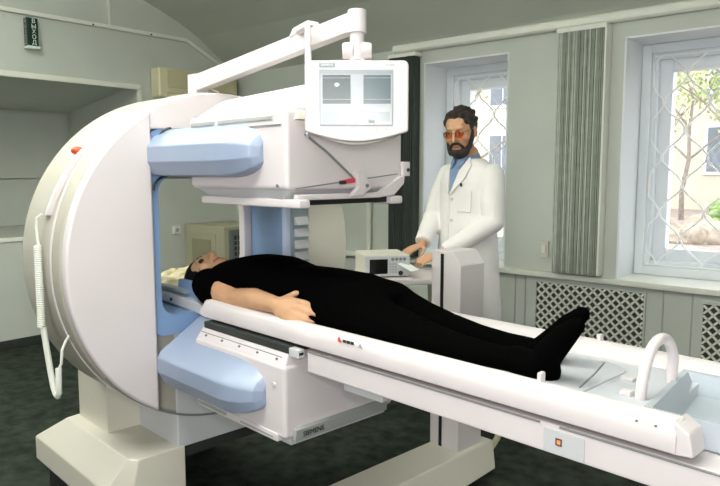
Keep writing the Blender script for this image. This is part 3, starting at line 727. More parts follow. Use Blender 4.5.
mz = 1.60
mo = thing('monitor', 'white operator monitor with scan images on screen hanging from the boom arm', 'monitor', FW, cs(-0.008, KD, 1.50))
ML = Matrix(((MR.x, MF.x, 0, 0), (MR.y, MF.y, 0, 0), (0, 0, 1, 0), (0, 0, 0, 1)))   # local: r right, d away, z up
x0, x1, zb, zt = -0.149, 0.131, 1.508, 1.696
dF = KD - 0.035
b = MB(ML)
rs = []
prof_ = [(0.0, 0.0), (0.012, -0.0)]
out_ = rrect(((x0+x1)/2, (zb+zt)/2), x1-x0, zt-zb, 0.012, 5)
def low(p):
    t = (p[0]-x0)/(x1-x0)
    return (p[0], p[1] - (0.026*math.sin(PI*t) if p[1] < zb+0.03 else 0))
out_ = []
for k in range(13): out_.append((x0 + (x1-x0)*k/12, zb - 0.028*math.sin(PI*k/12)))
out_ += [(x1, zt-0.01), (x1-0.008, zt), (x0+0.008, zt), (x0, zt-0.01)]
b.prism(out_, 'y', dF, dF+0.035); b.build('housing', 'mach', mo, bevel=0.006)
b = MB(ML)
back = [(x0+0.02 + (x1-x0-0.04)*k/12, zb - 0.008 - 0.028*math.sin(PI*k/12)) for k in range(13)] + [(x1-0.02, zt-0.03), (x0+0.02, zt-0.03)]
b.prism(back, 'y', dF+0.03, dF+0.07); b.build('back_shell', 'cream', mo, bevel=0.006)
sx0, sx1, sz0, sz1 = -0.106, 0.086, 1.526, 1.668
b = MB(ML); b.box((sx0-0.003, dF-0.002, sz0-0.003), (sx1+0.003, dF+0.004, sz1+0.003)); scr = b.build('screen', 'plate', mo)
b = MB(ML); b.box((sx0, dF-0.003, sz0), (sx1, dF-0.001, sz1)); b.build('screen_face', 'scr_light', scr)
def pic(xa, xb, za, zb_, m, nm, dd=0.004):
    b = MB(ML); b.box((sx0+(sx1-sx0)*xa, dF-dd, sz0+(sz1-sz0)*za), (sx0+(sx1-sx0)*xb, dF-0.0025, sz0+(sz1-sz0)*zb_)); return b.build(nm, m, scr)
pic(0.03, 0.42, 0.39, 0.92, 'scr_dark', 'scan_image'); pic(0.60, 0.98, 0.39, 0.92, 'scr_dark2', 'scan_image')
pic(0.03, 0.42, 0.46, 0.47, 'scr_grey', 'image_line', 0.005); pic(0.60, 0.98, 0.46, 0.47, 'scr_grey', 'image_line', 0.005); pic(0.03, 0.42, 0.86, 0.87, 'scr_grey', 'image_line', 0.005); pic(0.60, 0.98, 0.86, 0.87, 'scr_grey', 'image_line', 0.005)
pic(0.03, 0.33, 0.05, 0.24, 'scr_grey', 'control_block'); pic(0.55, 0.97, 0.05, 0.24, 'scr_grey', 'control_block'); pic(0.67, 0.76, 0.02, 0.09, 'plate', 'control_button', 0.0055); pic(0.0, 1.0, 0.95, 1.0, 'scr_grey', 'title_bar')
b = MB(ML); b.ell((sx0+(sx1-sx0)*0.23, dF-0.004, sz0+(sz1-sz0)*0.74), (0.006, 0.0015, 0.0045)); b.build('bright_spot', 'scr_bright', scr)
b = MB(ML); b.box((x0+0.040, dF-0.002, 1.678), (x0+0.082, dF+0.002, 1.688)); lb = b.build('logo_plate', 'plate', mo)
TM = Matrix(((1, 0, 0, 0), (0, 0, -1, 0), (0, 1, 0, 0), (0, 0, 0, 1)))
b = MB(ML); b.text('SIEMENS', 0.0088, Matrix.Translation((x0+0.061, dF-0.0022, 1.683)) @ TM, 0.0003); b.build('lettering', 'letter', lb)
b = MB(ML); b.text('e.cam', 0.011, Matrix.Translation((x1-0.05, dF-0.0006, 1.684)) @ TM, 0.0003); b.build('lettering', 'grey', mo)
b = MB(ML)
for k in range(7): b.cyl((sx0+0.02+k*0.026, dF+0.001, 1.513), (sx0+0.02+k*0.026, dF-0.0012, 1.513), 0.004, n=10)
b.build('button_row', 'mach_cool', mo)
b = MB(ML)
for s_ in (-1, 1): b.cyl((-0.008+s_*0.010, KD, 1.726), (-0.008+s_*0.040, KD, 1.726), 0.025, 0.021)
b.build('tilt_knob', 'mach', mo, bevel=0.004)
b = MB(ML); b.box((-0.028, KD-0.014, 1.675), (0.012, KD+0.02, 1.715)); b.build('mount_neck', 'mach', mo, bevel=0.004)

# ------------------------------------------------------------------ patient table
pt = thing('patient_table', 'long white scanner table with sliding top, column and floor foot', 'patient table', FM, (-1.2, 1.7, 0))
b = MB(FM); b.box((-1.458, 1.20, 0.822), (0.15, 1.66, 0.888)); bs = b.build('base_beam', 'mach', pt, bevel=0.006)
b = MB(FM); b.tube([(-1.45, 1.199, 0.884), (-0.70, 1.199, 0.884)], 0.0022, 6); b.tube([(-0.655, 1.199, 0.884), (0.14, 1.199, 0.884)], 0.0022, 6); b.build('groove', 'midgrey', bs)
b = MB(FM); b.box((-0.69, 1.1975, 0.826), (-0.60, 1.201, 0.876)); cp = b.build('switch_plate', 'mach_cool', bs, bevel=0.001)
b = MB(FM); b.box((-0.662, 1.196, 0.846), (-0.648, 1.199, 0.861)); b.build('mark', 'brown', cp)
b = MB(FM); b.box((-0.6585, 1.1955, 0.849), (-0.6505, 1.1985, 0.858)); b.build('mark', 'orange', cp)
b = MB(FM); b.box((-1.32, 1.215, 0.797), (-1.17, 1.62, 0.826)); b.build('drive_housing', 'mach_cool', bs, bevel=0.006)
b = MB(FM); b.box((-1.86, 1.60, 0.72), (-1.40, 1.66, 0.826)); b.box((-1.865, 1.60, 0.72), (-1.75, 2.28, 0.79)); b.build('bracket', 'mach_cool', pt, bevel=0.006)
# sliding top
pallet_end = -0.425
b = MB(FM)
b.prism([(1.235, 0.895), (1.605, 0.895), (1.605, 0.93), (1.57, 0.922), (1.51, 0.913), (1.34, 0.913), (1.28, 0.922), (1.235, 0.94)], 'x', -2.06, -0.52)
b.box((-0.53, 1.238, 0.895), (-0.42, 1.278, 0.940)); b.box((-0.56, 1.587, 0.895), (-0.40, 1.607, 0.935))
pl = b.build('tabletop', 'pallet', pt, bevel=0.004)
nr = [(1.19, 0.900), (1.187, 0.93), (1.194, 0.950), (1.208, 0.959), (1.225, 0.961), (1.242, 0.956), (1.250, 0.943), (1.250, 0.900)]
b = MB(FM); b.prism(nr, 'x', -2.0, pallet_end); rl = b.build('side_rail', 'mach', pt, bevel=0.004)
fr_ = [(1.59, 0.900), (1.592, 0.932), (1.62, 0.952), (1.645, 0.960), (1.67, 0.955), (1.678, 0.93), (1.675, 0.900)]
b = MB(FM); b.prism(fr_, 'x', -2.05, 0.1); b.build('side_rail', 'mach', pt, bevel=0.004)
b = MB(FM); b.hexa([(-2.035, 1.188, 0.905), (-1.99, 1.188, 0.898), (-1.99, 1.25, 0.898), (-2.035, 1.25, 0.905)], [(-2.025, 1.19, 0.925), (-1.99, 1.190, 0.964), (-1.99, 1.25, 0.964), (-2.025, 1.25, 0.925)]); b.build('rail_end', 'mach', rl, bevel=0.006)
b = MB(FM)
for u in (-0.497, -0.462): b = MB(FM); b.cyl((u, 1.1925, 0.944), (u, 1.189, 0.944), 0.0024, n=8); b.build('screw', 'midgrey', rl)
b = MB(FM); b.prism([(-0.433, 0.898), (-0.396, 0.902), (-0.404, 0.943), (-0.433, 0.962)], 'y', 1.192, 1.255); b.build('rail_end', 'mach', rl, bevel=0.004)
# logo marks on the rail
b = MB(FM); b.box((-1.31, 1.1865, 0.945), (-1.302, 1.189, 0.955)); b.box((-1.307, 1.1865, 0.942), (-1.297, 1.189, 0.947)); b.build('rail_mark', 'red', rl)
b = MB(FM)
for k in range(3): b.box((-1.29+k*0.015, 1.1865, 0.944), (-1.279+k*0.015, 1.189, 0.952))
b.build('rail_mark', 'dark', rl)
b = MB(FM); b.prism([(-1.232, 0.941), (-1.216, 0.941), (-1.224, 0.953)], 'y', 1.1865, 1.189); b.build('rail_mark', 'grey', rl)
# deep bin at the foot end of the top
b = MB(FM)
U0, U1, A0, A1 = -0.525, -0.345, 1.285, 1.580
n0, f0 = U0+0.018, U0-0.022
b.add([(n0, A0, 0.943), (U1, A0, 0.943), (U1, A1, 0.943), (f0, A1, 0.943), (n0+0.028, A0+0.012, 0.8965), (U1-0.02, A0+0.012, 0.8965), (U1-0.02, A1-0.012, 0.8965), (f0+0.028, A1-0.012, 0.8965),
       (n0-0.012, A0-0.008, 0.945), (U1+0.012, A0-0.008, 0.945), (U1+0.012, A1+0.008, 0.945), (f0-0.012, A1+0.008, 0.945), (n0-0.012, A0-0.008, 0.892), (U1+0.012, A0-0.008, 0.892), (U1+0.012, A1+0.008, 0.892), (f0-0.012, A1+0.008, 0.892)],
      [(4,5,6,7), (0,1,5,4), (1,2,6,5), (2,3,7,6), (3,0,4,7), (8,9,1,0), (9,10,2,1), (10,11,3,2), (11,8,0,3), (9,8,12,13), (10,9,13,14), (11,10,14,15), (8,11,15,12), (15,14,13,12)])
b.build('foot_bin', 'bin', pt)
# bow handle across the top
b = MB(FM); pts = [(-0.552, 1.335, 0.91), (-0.550, 1.336, 0.97)] + [(-0.548, 1.336+0.079*(1-math.cos(PI*k/14)), 0.97+0.079*math.sin(PI*k/14)) for k in range(1, 14)] + [(-0.550, 1.494, 0.97), (-0.552, 1.495, 0.91)]
b.tube(pts, 0.0115, 14); b.build('bow_handle', 'mach', pt)
b = MB(FM); b.prism([(-0.655, 1.252), (-0.512, 1.252), (-0.560, 1.588), (-0.655, 1.588)], 'z', 0.905, 0.937); b.build('deck_plate', 'pallet', pt, bevel=0.006)
b = MB(FM); b.box((-0.64, 1.43, 0.936), (-0.61, 1.452, 0.944)); b.build('catch', 'mach', pt, bevel=0.003)
b = MB(FM); b.box((-0.595, 1.33, 0.936), (-0.57, 1.352, 0.947)); b.build('catch', 'mach', pt, bevel=0.003)
b = MB(FM); b.box((-0.722, 1.218, 0.952), (-0.712, 1.238, 0.980)); b.build('strap_clip', 'mach', pt, bevel=0.003)
b = MB(FM); b.box((-0.80, 1.64, 0.95), (-0.788, 1.66, 0.975)); b.build('strap_clip', 'mach', pt, bevel=0.003)
# heel pad
b = MB(FM); b.prism(rrect((-0.81, 1.425), 0.29, 0.29, 0.06, 6), 'z', 0.912, 0.930); hp = b.build('heel_pad', 'pallet', pt, bevel=0.008)
b = MB(FM); b.tube([(-0.682, 1.33, 0.9305), (-0.705, 1.44, 0.9305), (-0.733, 1.55, 0.9305)], 0.0022, 6); b.build('pad_seam', 'midgrey', hp)
# lifting column and foot
b = MB(FM)
b.rings([[(-1.875, 2.26, 0.17), (-1.715, 2.26, 0.17), (-1.715, 2.43, 0.17), (-1.875, 2.43, 0.17)], [(-1.875, 2.26, 1.0), (-1.715, 2.26, 1.0), (-1.715, 2.43, 1.0), (-1.875, 2.43, 1.0)],
         [(-1.875, 2.26, 1.058), (-1.76, 2.26, 1.058), (-1.76, 2.43, 1.058), (-1.875, 2.43, 1.058)]])
co = b.build('column', 'mach', pt, bevel=0.004)
b = MB(FM); b.box((-1.822, 2.256, 0.18), (-1.807, 2.262, 1.045)); b.build('column_slot', 'black', co)
b = MB(FM); b.hexa([(-1.90, 1.35, 0.04), (-1.60, 1.35, 0.04), (-1.68, 2.50, 0.04), (-1.90, 2.50, 0.04)], [(-1.88, 1.36, 0.177), (-1.69, 1.36, 0.177), (-1.69, 2.49, 0.177), (-1.88, 2.49, 0.177)])
ft = b.build('foot', 'cream', pt, bevel=0.006)
b = MB(FM); b.box((-1.87, 1.42, 0.0), (-1.72, 2.42, 0.05)); b.build('foot_glide', 'dark', ft)
# hoses
b = MB(FM); b.tube([(-1.66, 2.50, 0.34), (-1.664, 2.51, 0.27), (-1.672, 2.52, 0.22), (-1.689, 2.52, 0.175), (-1.72, 2.525, 0.125), (-1.77, 2.54, 0.07), (-1.86, 2.58, 0.018), (-2.1, 2.7, 0.016)], 0.014, 8); b.build('hose', 'hose', None, label='beige hose trailing to the floor behind the table foot', category='hose')
b = MB(FM); b.tube([(-1.22, 1.36, 0.79), (-1.19, 1.40, 0.758), (-1.12, 1.45, 0.748), (-1.04, 1.50, 0.760), (-0.98, 1.53, 0.79), (-0.96, 1.54, 0.824)], 0.017, 10); b.build('hose', 'hose', None, label='beige hose looping below the underside of the table beam', category='hose')
# head support reaching into the gantry
hs_ = thing('head_support', 'blue grey head support tray at the patient end of the table', 'head support', FM, (-2.25, 1.40, 0.88))
b = MB(FM); b.prism([(-2.50, 0.90), (-2.06, 0.88), (-2.06, 0.915), (-2.14, 0.925), (-2.46, 0.945), (-2.50, 0.93)], 'y', 1.24, 1.56); b.build('tray', 'mach_cool', hs_, bevel=0.008)
b = MB(FM); b.box((-2.50, 1.24, 0.945), (-2.22, 1.27, 0.958)); b.build('tray_rail', 'plate', hs_, bevel=0.003)
b = MB(FM); b.prism([(-2.32, 0.925), (-2.12, 0.92), (-2.14, 0.96), (-2.20, 0.99), (-2.31, 0.99)], 'y', 1.265, 1.285); b.build('side_plate', 'blue', hs_, bevel=0.004)
b = MB(FM); b.cyl((-2.32, 1.241, 0.912), (-2.32, 1.236, 0.912), 0.006, n=10); b.build('button', 'black', hs_)
b = MB(FM); rnd = random.Random(4)
for k in range(60): b.ell((rnd.uniform(-2.72, -2.43), rnd.uniform(1.28, 1.55), 0.935+rnd.uniform(-0.02, 0.022)), (rnd.uniform(.02, .035), rnd.uniform(.02, .035), rnd.uniform(.015, .025)), None, 8, 6)
b.box((-2.73, 1.27, 0.915), (-2.42, 1.56, 0.945))
b.build('pillow', 'foam', None, fuse=0.008, smooth_it=2, label='crumpled cream pillow on the tray behind the patient head', category='pillow')
b = MB(FM); b.box((-2.75, 1.28, 0.885), (-2.46, 1.56, 0.914)); b.build('pillow_shelf', 'mach_cool', hs_, bevel=0.004)

# ------------------------------------------------------------------ cart with the ECG unit
a43 = R(53); E1 = Vector((math.cos(a43), math.sin(a43), 0)); E2 = Vector((-math.sin(a43), math.cos(a43), 0))
IL = Vector((-2.215, 2.60, 0))
CF = Matrix(((E1.x, E2.x, 0, IL.x), (E1.y, E2.y, 0, IL.y), (0, 0, 1, 0), (0, 0, 0, 1)))   # local: along the front, away, up
ct_ = thing('instrument_cart', 'white topped instrument cart behind the patient table', 'cart', CF, (0.2, 0.1, 0))
b = MB(CF); b.box((-0.22, -0.09, 0.822), (0.62, 0.30, 0.850)); b.build('top', 'mach', ct_, bevel=0.004)
b = MB(CF); b.box((0.45, 0.22, 0.02), (0.60, 0.24, 0.822)); b.build('back_panel', 'mach_cool', ct_)
b = MB(CF); b.box((0.43, -0.04, 0.02), (0.45, 0.28, 0.822)); b.build('side_panel', 'cream', ct_)
b = MB(CF); b.box((0.58, -0.04, 0.02), (0.60, 0.28, 0.822)); b.build('side_panel', 'cream', ct_)
b = MB(CF); b.box((0.46, -0.03, 0.10), (0.58, -0.01, 0.80)); b.build('door', 'mach_cool', ct_, bevel=0.003)
b = MB(CF); b.box((0.08, 0.02, 0.45), (0.19, 0.2, 0.78)); b.build('drawer', 'blue', ct_, bevel=0.004)
b = MB(CF); b.box((0.45, -0.03, 0.02), (0.58, 0.24, 0.05)); b.build('shelf', 'dark', ct_)
ic = thing('ecg_monitor', 'cream box instrument with black screen on the cart in front of the doctor', 'medical instrument', CF, (0.12, 0.13, 0.85))
b = MB(CF); b.box((0, 0, 0.855), (0.24, 0.25, 0.968)); b.build('case', 'cream', ic, bevel=0.005)
b = MB(CF); b.box((0.002, -0.008, 0.858), (0.238, 0.004, 0.965)); fp = b.build('front_panel', 'mach_cool', ic, bevel=0.003)
b = MB(CF); b.box((0.022, -0.0105, 0.872), (0.118, -0.006, 0.948)); b.build('screen', 'screen', ic)
b = MB(CF)
for k in range(4): b.cyl((0.145+k*0.021, -0.007, 0.947), (0.145+k*0.021, -0.013, 0.947), 0.0085, n=14)
b.build('knob', 'midgrey', ic)
b = MB(CF)
for k in range(3):
    for j in range(4): b.box((0.128+k*0.014, -0.0095, 0.875+j*0.014), (0.138+k*0.014, -0.007, 0.884+j*0.014))
b.build('keypad', 'grey', ic)
b = MB(CF); b.cyl((0.188, -0.007, 0.874), (0.188, -0.014, 0.874), 0.012, n=18); b.build('socket', 'black', ic)
b = MB(CF)
for xx in (0.02, 0.22):
    for yy in (0.03, 0.22): b.cyl((xx, yy, 0.849), (xx, yy, 0.858), 0.012, n=10)
b.build('rubber_foot', 'black', ic)
b = MB(CF); b.add([(0.165, -0.03, 0.925), (0.225, -0.075, 0.888), (0.285, -0.02, 0.890), (0.225, 0.02, 0.926), (0.165, -0.03, 0.9265), (0.225, -0.075, 0.8895), (0.285, -0.02, 0.8915), (0.225, 0.02, 0.9275)],
                  [(3,2,1,0), (4,5,6,7), (0,1,5,4), (1,2,6,5), (2,3,7,6), (3,0,4,7)]); b.build('paper_sheet', 'paper', None, label='small white paper strip held by the doctor at the instrument', category='paper')

# ------------------------------------------------------------------ people
def head(b, Mx):
    """face and skull into b; Mx places the head (x right, y face, z crown)"""
    def P(*p): return Mx @ Vector(p)
    R3 = Mx.to_3x3()
    secs = [(-.118, .022, .045, .085), (-.108, .038, .02, .097), (-.09, .050, -.01, .099), (-.07, .058, -.045, .097), (-.04, .066, -.08, .094), (0, .072, -.095, .090), (.035, .075, -.100, .092), (.06, .074, -.098, .088), (.085, .064, -.085, .072), (.105, .045, -.06, .045), (.117, .018, -.03, .012)]
    n = 28; rs = []
    for z, a, yb, yf in secs:
        c = (yb+yf)/2; bb = (yf-yb)/2
        rs.append([P(a*math.cos(2*PI*k/n), c + bb*math.sin(2*PI*k/n), z) for k in range(n)])
    b.rings(rs)
    b.limb([P(0, .090, .025), P(0, .104, 0), P(0, .113, -.022)], [.008, .011, .013])
    b.ell(P(.011, .098, -.026), (.009, .011, .008), R3); b.ell(P(-.011, .098, -.026), (.009, .011, .008), R3)
    b.limb([P(-.045, .078, .036), P(-.02, .089, .038), P(.02, .089, .038), P(.045, .078, .036)], [.007, .009, .009, .007])
    for s in (-1, 1):
        b.ell(P(s*.045, .066, -.02), (.022, .022, .02), R3)
        b.ell(P(s*.077, -.008, -.002), (.010, .021, .032), R3)
    b.limb([P(-.022, .090, -.062), P(0, .096, -.060), P(.022, .090, -.062)], [.007, .010, .007])
    b.limb([P(0, -.02, -.08), P(0, -.028, -.19)], [.052, .056])
def face_parts(p, frame, Mx, eyes='eye'):
    R3 = Mx.to_3x3()
    def P(*q): return Mx @ Vector(q)
    for s in (-1, 1):
        b = MB(frame); b.ell(P(s*.031, .083, .017), (.013, .010, .008), R3, 12, 8); e = b.build('eye', eyes, p)
        b = MB(frame); b.ell(P(s*.031, .091, .016), (.0055, .003, .0055), R3, 10, 6); b.build('iris', 'iris', e)
    b = MB(frame); b.limb([P(-.020, .096, -.061), P(0, .103, -.059), P(.020, .096, -.061)], [.004, .006, .004], 8); b.build('lips', 'lip', p)
def hand(b, wrist, fwd, palm, side, curl=0.5, spread=1.0):
    """wrist point, direction of fingers, palm normal (out of the palm), side = direction towards the thumb"""
    w = Vector(wrist); f = Vector(fwd).normalized(); s = Vector(side); s = (s - f*s.dot(f)).normalized(); n = Vector(palm); n = (n - f*n.dot(f) - s*n.dot(s)).normalized()
    k = w + f*0.085
    b.rings([[w + s*x*.026 + n*y*.017 for x, y in C8], [w + f*.03 + s*x*.036 + n*y*.016 for x, y in C8], [w + f*.065 + s*x*.042 + n*y*.014 for x, y in C8], [k + s*x*.040 + n*y*.011 for x, y in C8]])
    for i, (o, ln) in enumerate(((.031, .070), (.0105, .079), (-.0105, .073), (-.031, .058))):
        p = k + s*o - f*0.012; d = (f + s*o*2.2*spread).normalized(); pts = [p]; ang = 0
        for j, fr in enumerate((.46, .30, .26)):
            ang += curl*(0.5 + 0.25*j); dd = d*math.cos(ang) + n*math.sin(ang); pts.append(pts[-1] + dd*(ln*fr + (0.012 if j == 0 else 0)))
        b.limb(pts, [.0092, .0086, .0078, .0066], 10)
    t0 = w + f*.022 + s*.024 + n*.004; t1 = t0 + (f*.55 + s*.75 + n*.3).normalized()*.038; t2 = t1 + (f*.85 + s*.35 + n*.35).normalized()*.030; t3 = t2 + (f + n*.35).normalized()*.024
    b.limb([t0, t1, t2, t3], [.013, .0105, .0095, .008], 10)
C8 = [(math.cos(2*PI*k/14), math.sin(2*PI*k/14)) for k in range(14)]

# the doctor
DO = Vector((-2.09, 3.39, 0)); fw = Vector((-.25, -.97, 0)).normalized(); rt = Vector((fw.y, -fw.x, 0))
DF = Matrix(((rt.x, fw.x, 0, DO.x), (rt.y, fw.y, 0, DO.y), (0, 0, 1, 0), (0, 0, 0, 1)))   # x his right, y forward
doc = thing('person', 'standing bearded person in a white coat and tinted glasses with hands at an instrument', 'person', DF, (0, 0, 0))
HM = Matrix.Translation((0.008, 0.058, 1.622)) @ Matrix.Scale(1.07, 4) @ Matrix.Rotation(R(24), 4, 'Z') @ Matrix.Rotation(R(-13), 4, 'X') @ Matrix.Rotation(R(5), 4, 'Y')
b = MB(DF); head(b, HM)
b.limb([(0, 0.0, 1.50), (0, -0.01, 1.42)], [.056, .075])
b.loft([((0, 0, .86), .13, .09), ((0, 0, 1.0), .15, .10), ((0, 0, 1.15), .14, .09), ((0, 0, 1.32), .165, .10), ((0, -.005, 1.42), .15, .075)])
RS, RE, RWr = Vector((.178, .0, 1.385)), Vector((.222, .07, 1.13)), Vector((.12, .25, .975))
LS, LE, LWr = Vector((-.178, .0, 1.385)), Vector((-.232, .03, 1.12)), Vector((-.07, .265, .940))
for S_, E_, W_ in ((RS, RE, RWr), (LS, LE, LWr)): b.limb([S_, E_, W_], [.05, .04, .027])
hand(b, RWr, (-.12, .97, -.20), (0, -.2, -1), (-1, 0, 0), 0.22)
hand(b, LWr, (.35, .85, -.22), (.3, -.1, -1), (1, 0, .2), 0.35)
for s in (-1, 1):
    b.limb([(s*.095, 0, .88), (s*.105, .01, .50), (s*.11, -.01, .10)], [.085, .06, .042]); b.limb([(s*.11, -.04, .045), (s*.125, .14, .04)], [.038, .035])
b.build('body', 'skin', doc, fuse=0.0062, smooth_it=3)
face_parts(doc, DF, HM)
R3 = HM.to_3x3()
def HP(*p): return HM @ Vector(p)
b = MB(DF); b.ell(HP(0, -.022, .040), (.083, .103, .092), R3, 24, 16); rnd = random.Random(2)
for k in range(70):
    th = rnd.uniform(0, 2*PI); ph = rnd.uniform(0.05, 1.45)
    v = Vector((math.sin(ph)*math.cos(th)*.083, -.022 + math.sin(ph)*math.sin(th)*.103, .040 + math.cos(ph)*.092))
    if v.y > .055 and v.z < .075: continue
    b.ell(HP(*v), (rnd.uniform(.012, .02),)*3, None, 8, 6)
b.build('hair', 'hair', doc, fuse=0.006, smooth_it=2)
b = MB(DF)
b.ell(HP(0, .052, -.092), (.052, .054, .038), R3, 20, 14)
b.limb([HP(-.036, .088, -.062), HP(-.02, .101, -.042), HP(0, .104, -.039), HP(.02, .101, -.042), HP(.036, .088, -.062)], [.009, .009, .008, .009, .009])
for s in (-1, 1): b.limb([HP(s*.072, .015, .01), HP(s*.068, .03, -.03), HP(s*.058, .05, -.065), HP(s*.040, .075, -.09)], [.010, .013, .017, .02])
b.build('beard', 'hair', doc, fuse=0.0055, smooth_it=2)
gl = None
b = MB(DF)
for s in (-1, 1):
    pts = [HP(s*.033 + .024*math.cos(2*PI*k/20), .108 - .004*abs(math.cos(2*PI*k/20)), .010 + .019*math.sin(2*PI*k/20)) for k in range(21)]
    b.tube(pts, .0014, 6, False); b.tube([HP(s*.057, .104, .016), HP(s*.074, .07, .018), HP(s*.080, .0, .014)], .0016, 6)
b.tube([HP(-.010, .106, .014), HP(0, .111, .017), HP(.010, .106, .014)], .0014, 6)
gl = b.build('glasses', 'dark', doc)
for s in (-1, 1):
    b = MB(DF); n = 20
    o = [HP(s*.033 + .023*math.cos(2*PI*k/n), .1065 - .004*abs(math.cos(2*PI*k/n)), .010 + .018*math.sin(2*PI*k/n)) for k in range(n)]; dv = R3 @ Vector((0, .0015, 0))
    b.rings([o, [p + dv for p in o]]); b.build('lens', 'lens', gl)
# coat: trunk, skirt and sleeves in one cloth
b = MB(DF)
b.loft([((0, .0, .40), .235, .165), ((0, .0, .60), .225, .16), ((0, .0, .80), .21, .15), ((0, .0, .95), .20, .142), ((0, .0, 1.08), .186, .132), ((0, .0, 1.22), .195, .132), ((0, .0, 1.34), .20, .125), ((0, -.005, 1.41), .185, .10), ((0, -.015, 1.45), .13, .078), ((0, -.02, 1.475), .085, .066)], n=36, e=2.2)
for S_, E_, W_ in ((RS, RE, RWr), (LS, LE, LWr)):
    d = (W_ - E_); c = E_ + d*0.93
    b.limb([S_ + Vector((0, -.01, -.01)), S_*0.5 + E_*0.5, E_], [.070, .070, .062])
    b.tube([E_, E_*0.5 + W_*0.5, c], [.062, .057, .050], 16)
    for k in range(4):                                        # sleeve creases at the elbow
        q = E_ + d*(0.08 + 0.14*k) ; t = d.normalized(); a_ = t.orthogonal().normalized(); c_ = t.cross(a_)
        rr_ = .061 - .004*k
        b.tube([q + a_*rr_*math.cos(x*.35 + k) + c_*rr_*math.sin(x*.35 + k) + t*(.004*x) for x in range(7)], .007, 6)
for k in range(16):                                            # long soft folds down the skirt
    a = 2*PI*k/16 + 0.2*math.sin(k*5); r_ = .0105
    b.tube([(.222*math.cos(a)*0.99, .158*math.sin(a)*0.99, .41), (.212*math.cos(a+.03)*0.985, .148*math.sin(a+.03)*0.985, .66), (.195*math.cos(a+.05)*0.97, .138*math.sin(a+.05)*0.97, .92)], [r_*1.5, r_*1.1, r_*.4], 8)
coat = b.build('coat', 'coat', doc, fuse=0.0075, smooth_it=3)
# shirt in the open neck, lapels, placket, pockets
def plate(nm, m, par, pts, th=0.008, bev=0.002):
    b = MB(DF); n = len(pts); o = [Vector(p) for p in pts]; q = [p + Vector((0, th, 0.002)) for p in o]
    b.rings([o, q]); return b.build(nm, m, par, bevel=bev)
sh = plate('shirt', 'shirt', doc, [(.052, .055, 1.475), (.045, .098, 1.415), (.0, .134, 1.285), (-.045, .098, 1.415), (-.052, .055, 1.475)], 0.014)
b = MB(DF); nn = 24
b.rings([[((.072-.010*q)*math.cos(2*PI*k/nn), -.012+.02*q+(.078-.012*q)*math.sin(2*PI*k/nn), 1.435+.062*q+.012*math.sin(-2*PI*k/nn)) for k in range(nn)] for q in (0, .5, 1)] + [[((.054)*math.cos(2*PI*k/nn), .006+(.058)*math.sin(2*PI*k/nn), 1.497+.012*math.sin(-2*PI*k/nn)) for k in range(nn)]], cap=False)
b.build('shirt_collar', 'shirt', sh)
plate('shirt_collar', 'shirt', sh, [(.008, .092, 1.462), (.058, .060, 1.488), (.052, .088, 1.440), (.022, .108, 1.415)], 0.012)
plate('shirt_collar', 'shirt', sh, [(-.008, .092, 1.462), (-.058, .060, 1.488), (-.052, .088, 1.440), (-.022, .108, 1.415)], 0.012)
plate('lapel', 'coat', coat, [(.062, .045, 1.482), (.098, .070, 1.43), (.085, .108, 1.36), (.012, .142, 1.27), (.040, .106, 1.405)], 0.012)
plate('lapel', 'coat', coat, [(-.062, .045, 1.482), (-.098, .070, 1.43), (-.085, .108, 1.36), (-.0, .142, 1.265), (-.040, .106, 1.405)], 0.012)
b = MB(DF); b.tube([(.022, .131, 1.27), (.022, .134, 1.1), (.022, .144, .95), (.022, .153, .8), (.022, .166, .45)], .004, 6); b.build('placket', 'coat', coat)
b = MB(DF)
for z, y in ((1.24, .131), (1.12, .133), (1.0, .140), (.87, .149)): b.cyl((0.0, y-.002, z), (0.0, y+.005, z), .009, n=12)
b.build('button', 'mach_cool', coat)
pk = plate('pocket', 'coat', coat, [(-.05, .128, 1.29), (-.135, .105, 1.29), (-.135, .108, 1.17), (-.05, .130, 1.17)], 0.006)
b = MB(DF); b.ell((-.07, .128, 1.325), (.009, .006, .011)); b.build('badge', 'dark', coat)
b = MB(DF)
for s in (-1, 1): b.limb([(s*.095, 0, .90), (s*.105, .01, .50), (s*.11, -.01, .09)], [.098, .078, .07])
b.loft([((0, 0, .80), .15, .11), ((0, 0, 1.0), .16, .11)])
b.build('trousers', 'trouser', doc, fuse=0.01, smooth_it=2)
for s in (-1, 1):
    b = MB(DF); b.loft([((s*.118, .045, .002), .05, .135), ((s*.118, .045, .03), .052, .137), ((s*.118, .02, .075), .046, .10), ((s*.112, -.02, .10), .044, .055)]); b.build('shoe', 'black', doc, sharp=60)

# the patient on the table
PV = 1.405
pa = thing('person', 'person in black clothes lying on the scanner table with bare forearm', 'person', FM, (-1.65, PV, 0.93))
PH = Matrix.Translation((-2.287, 1.405, .972)) @ Matrix(((0, 0, -1, 0), (-1, 0, 0, 0), (0, 1, 0, 0), (0, 0, 0, 1))) @ Matrix.Rotation(R(-6), 4, 'X') @ Matrix.Rotation(R(-10), 4, 'Z')
def torso(b, k=1.0):
    S_ = [(-2.25, .985, .050, .050), (-2.20, .990, .070, .058), (-2.13, .994, .130, .068), (-2.07, 1.003, .172, .080), (-1.98, 1.014, .172, .088), (-1.86, 1.018, .150, .088), (-1.74, 1.008, .138, .078), (-1.60, 1.010, .138, .080), (-1.48, 1.010, .140, .078), (-1.40, 1.005, .135, .072)]
    b.loft([((u, PV, z), a*k, c*k) for u, z, a, c in S_], (0, 1, 0), (0, 0, 1), 32, 2.3)
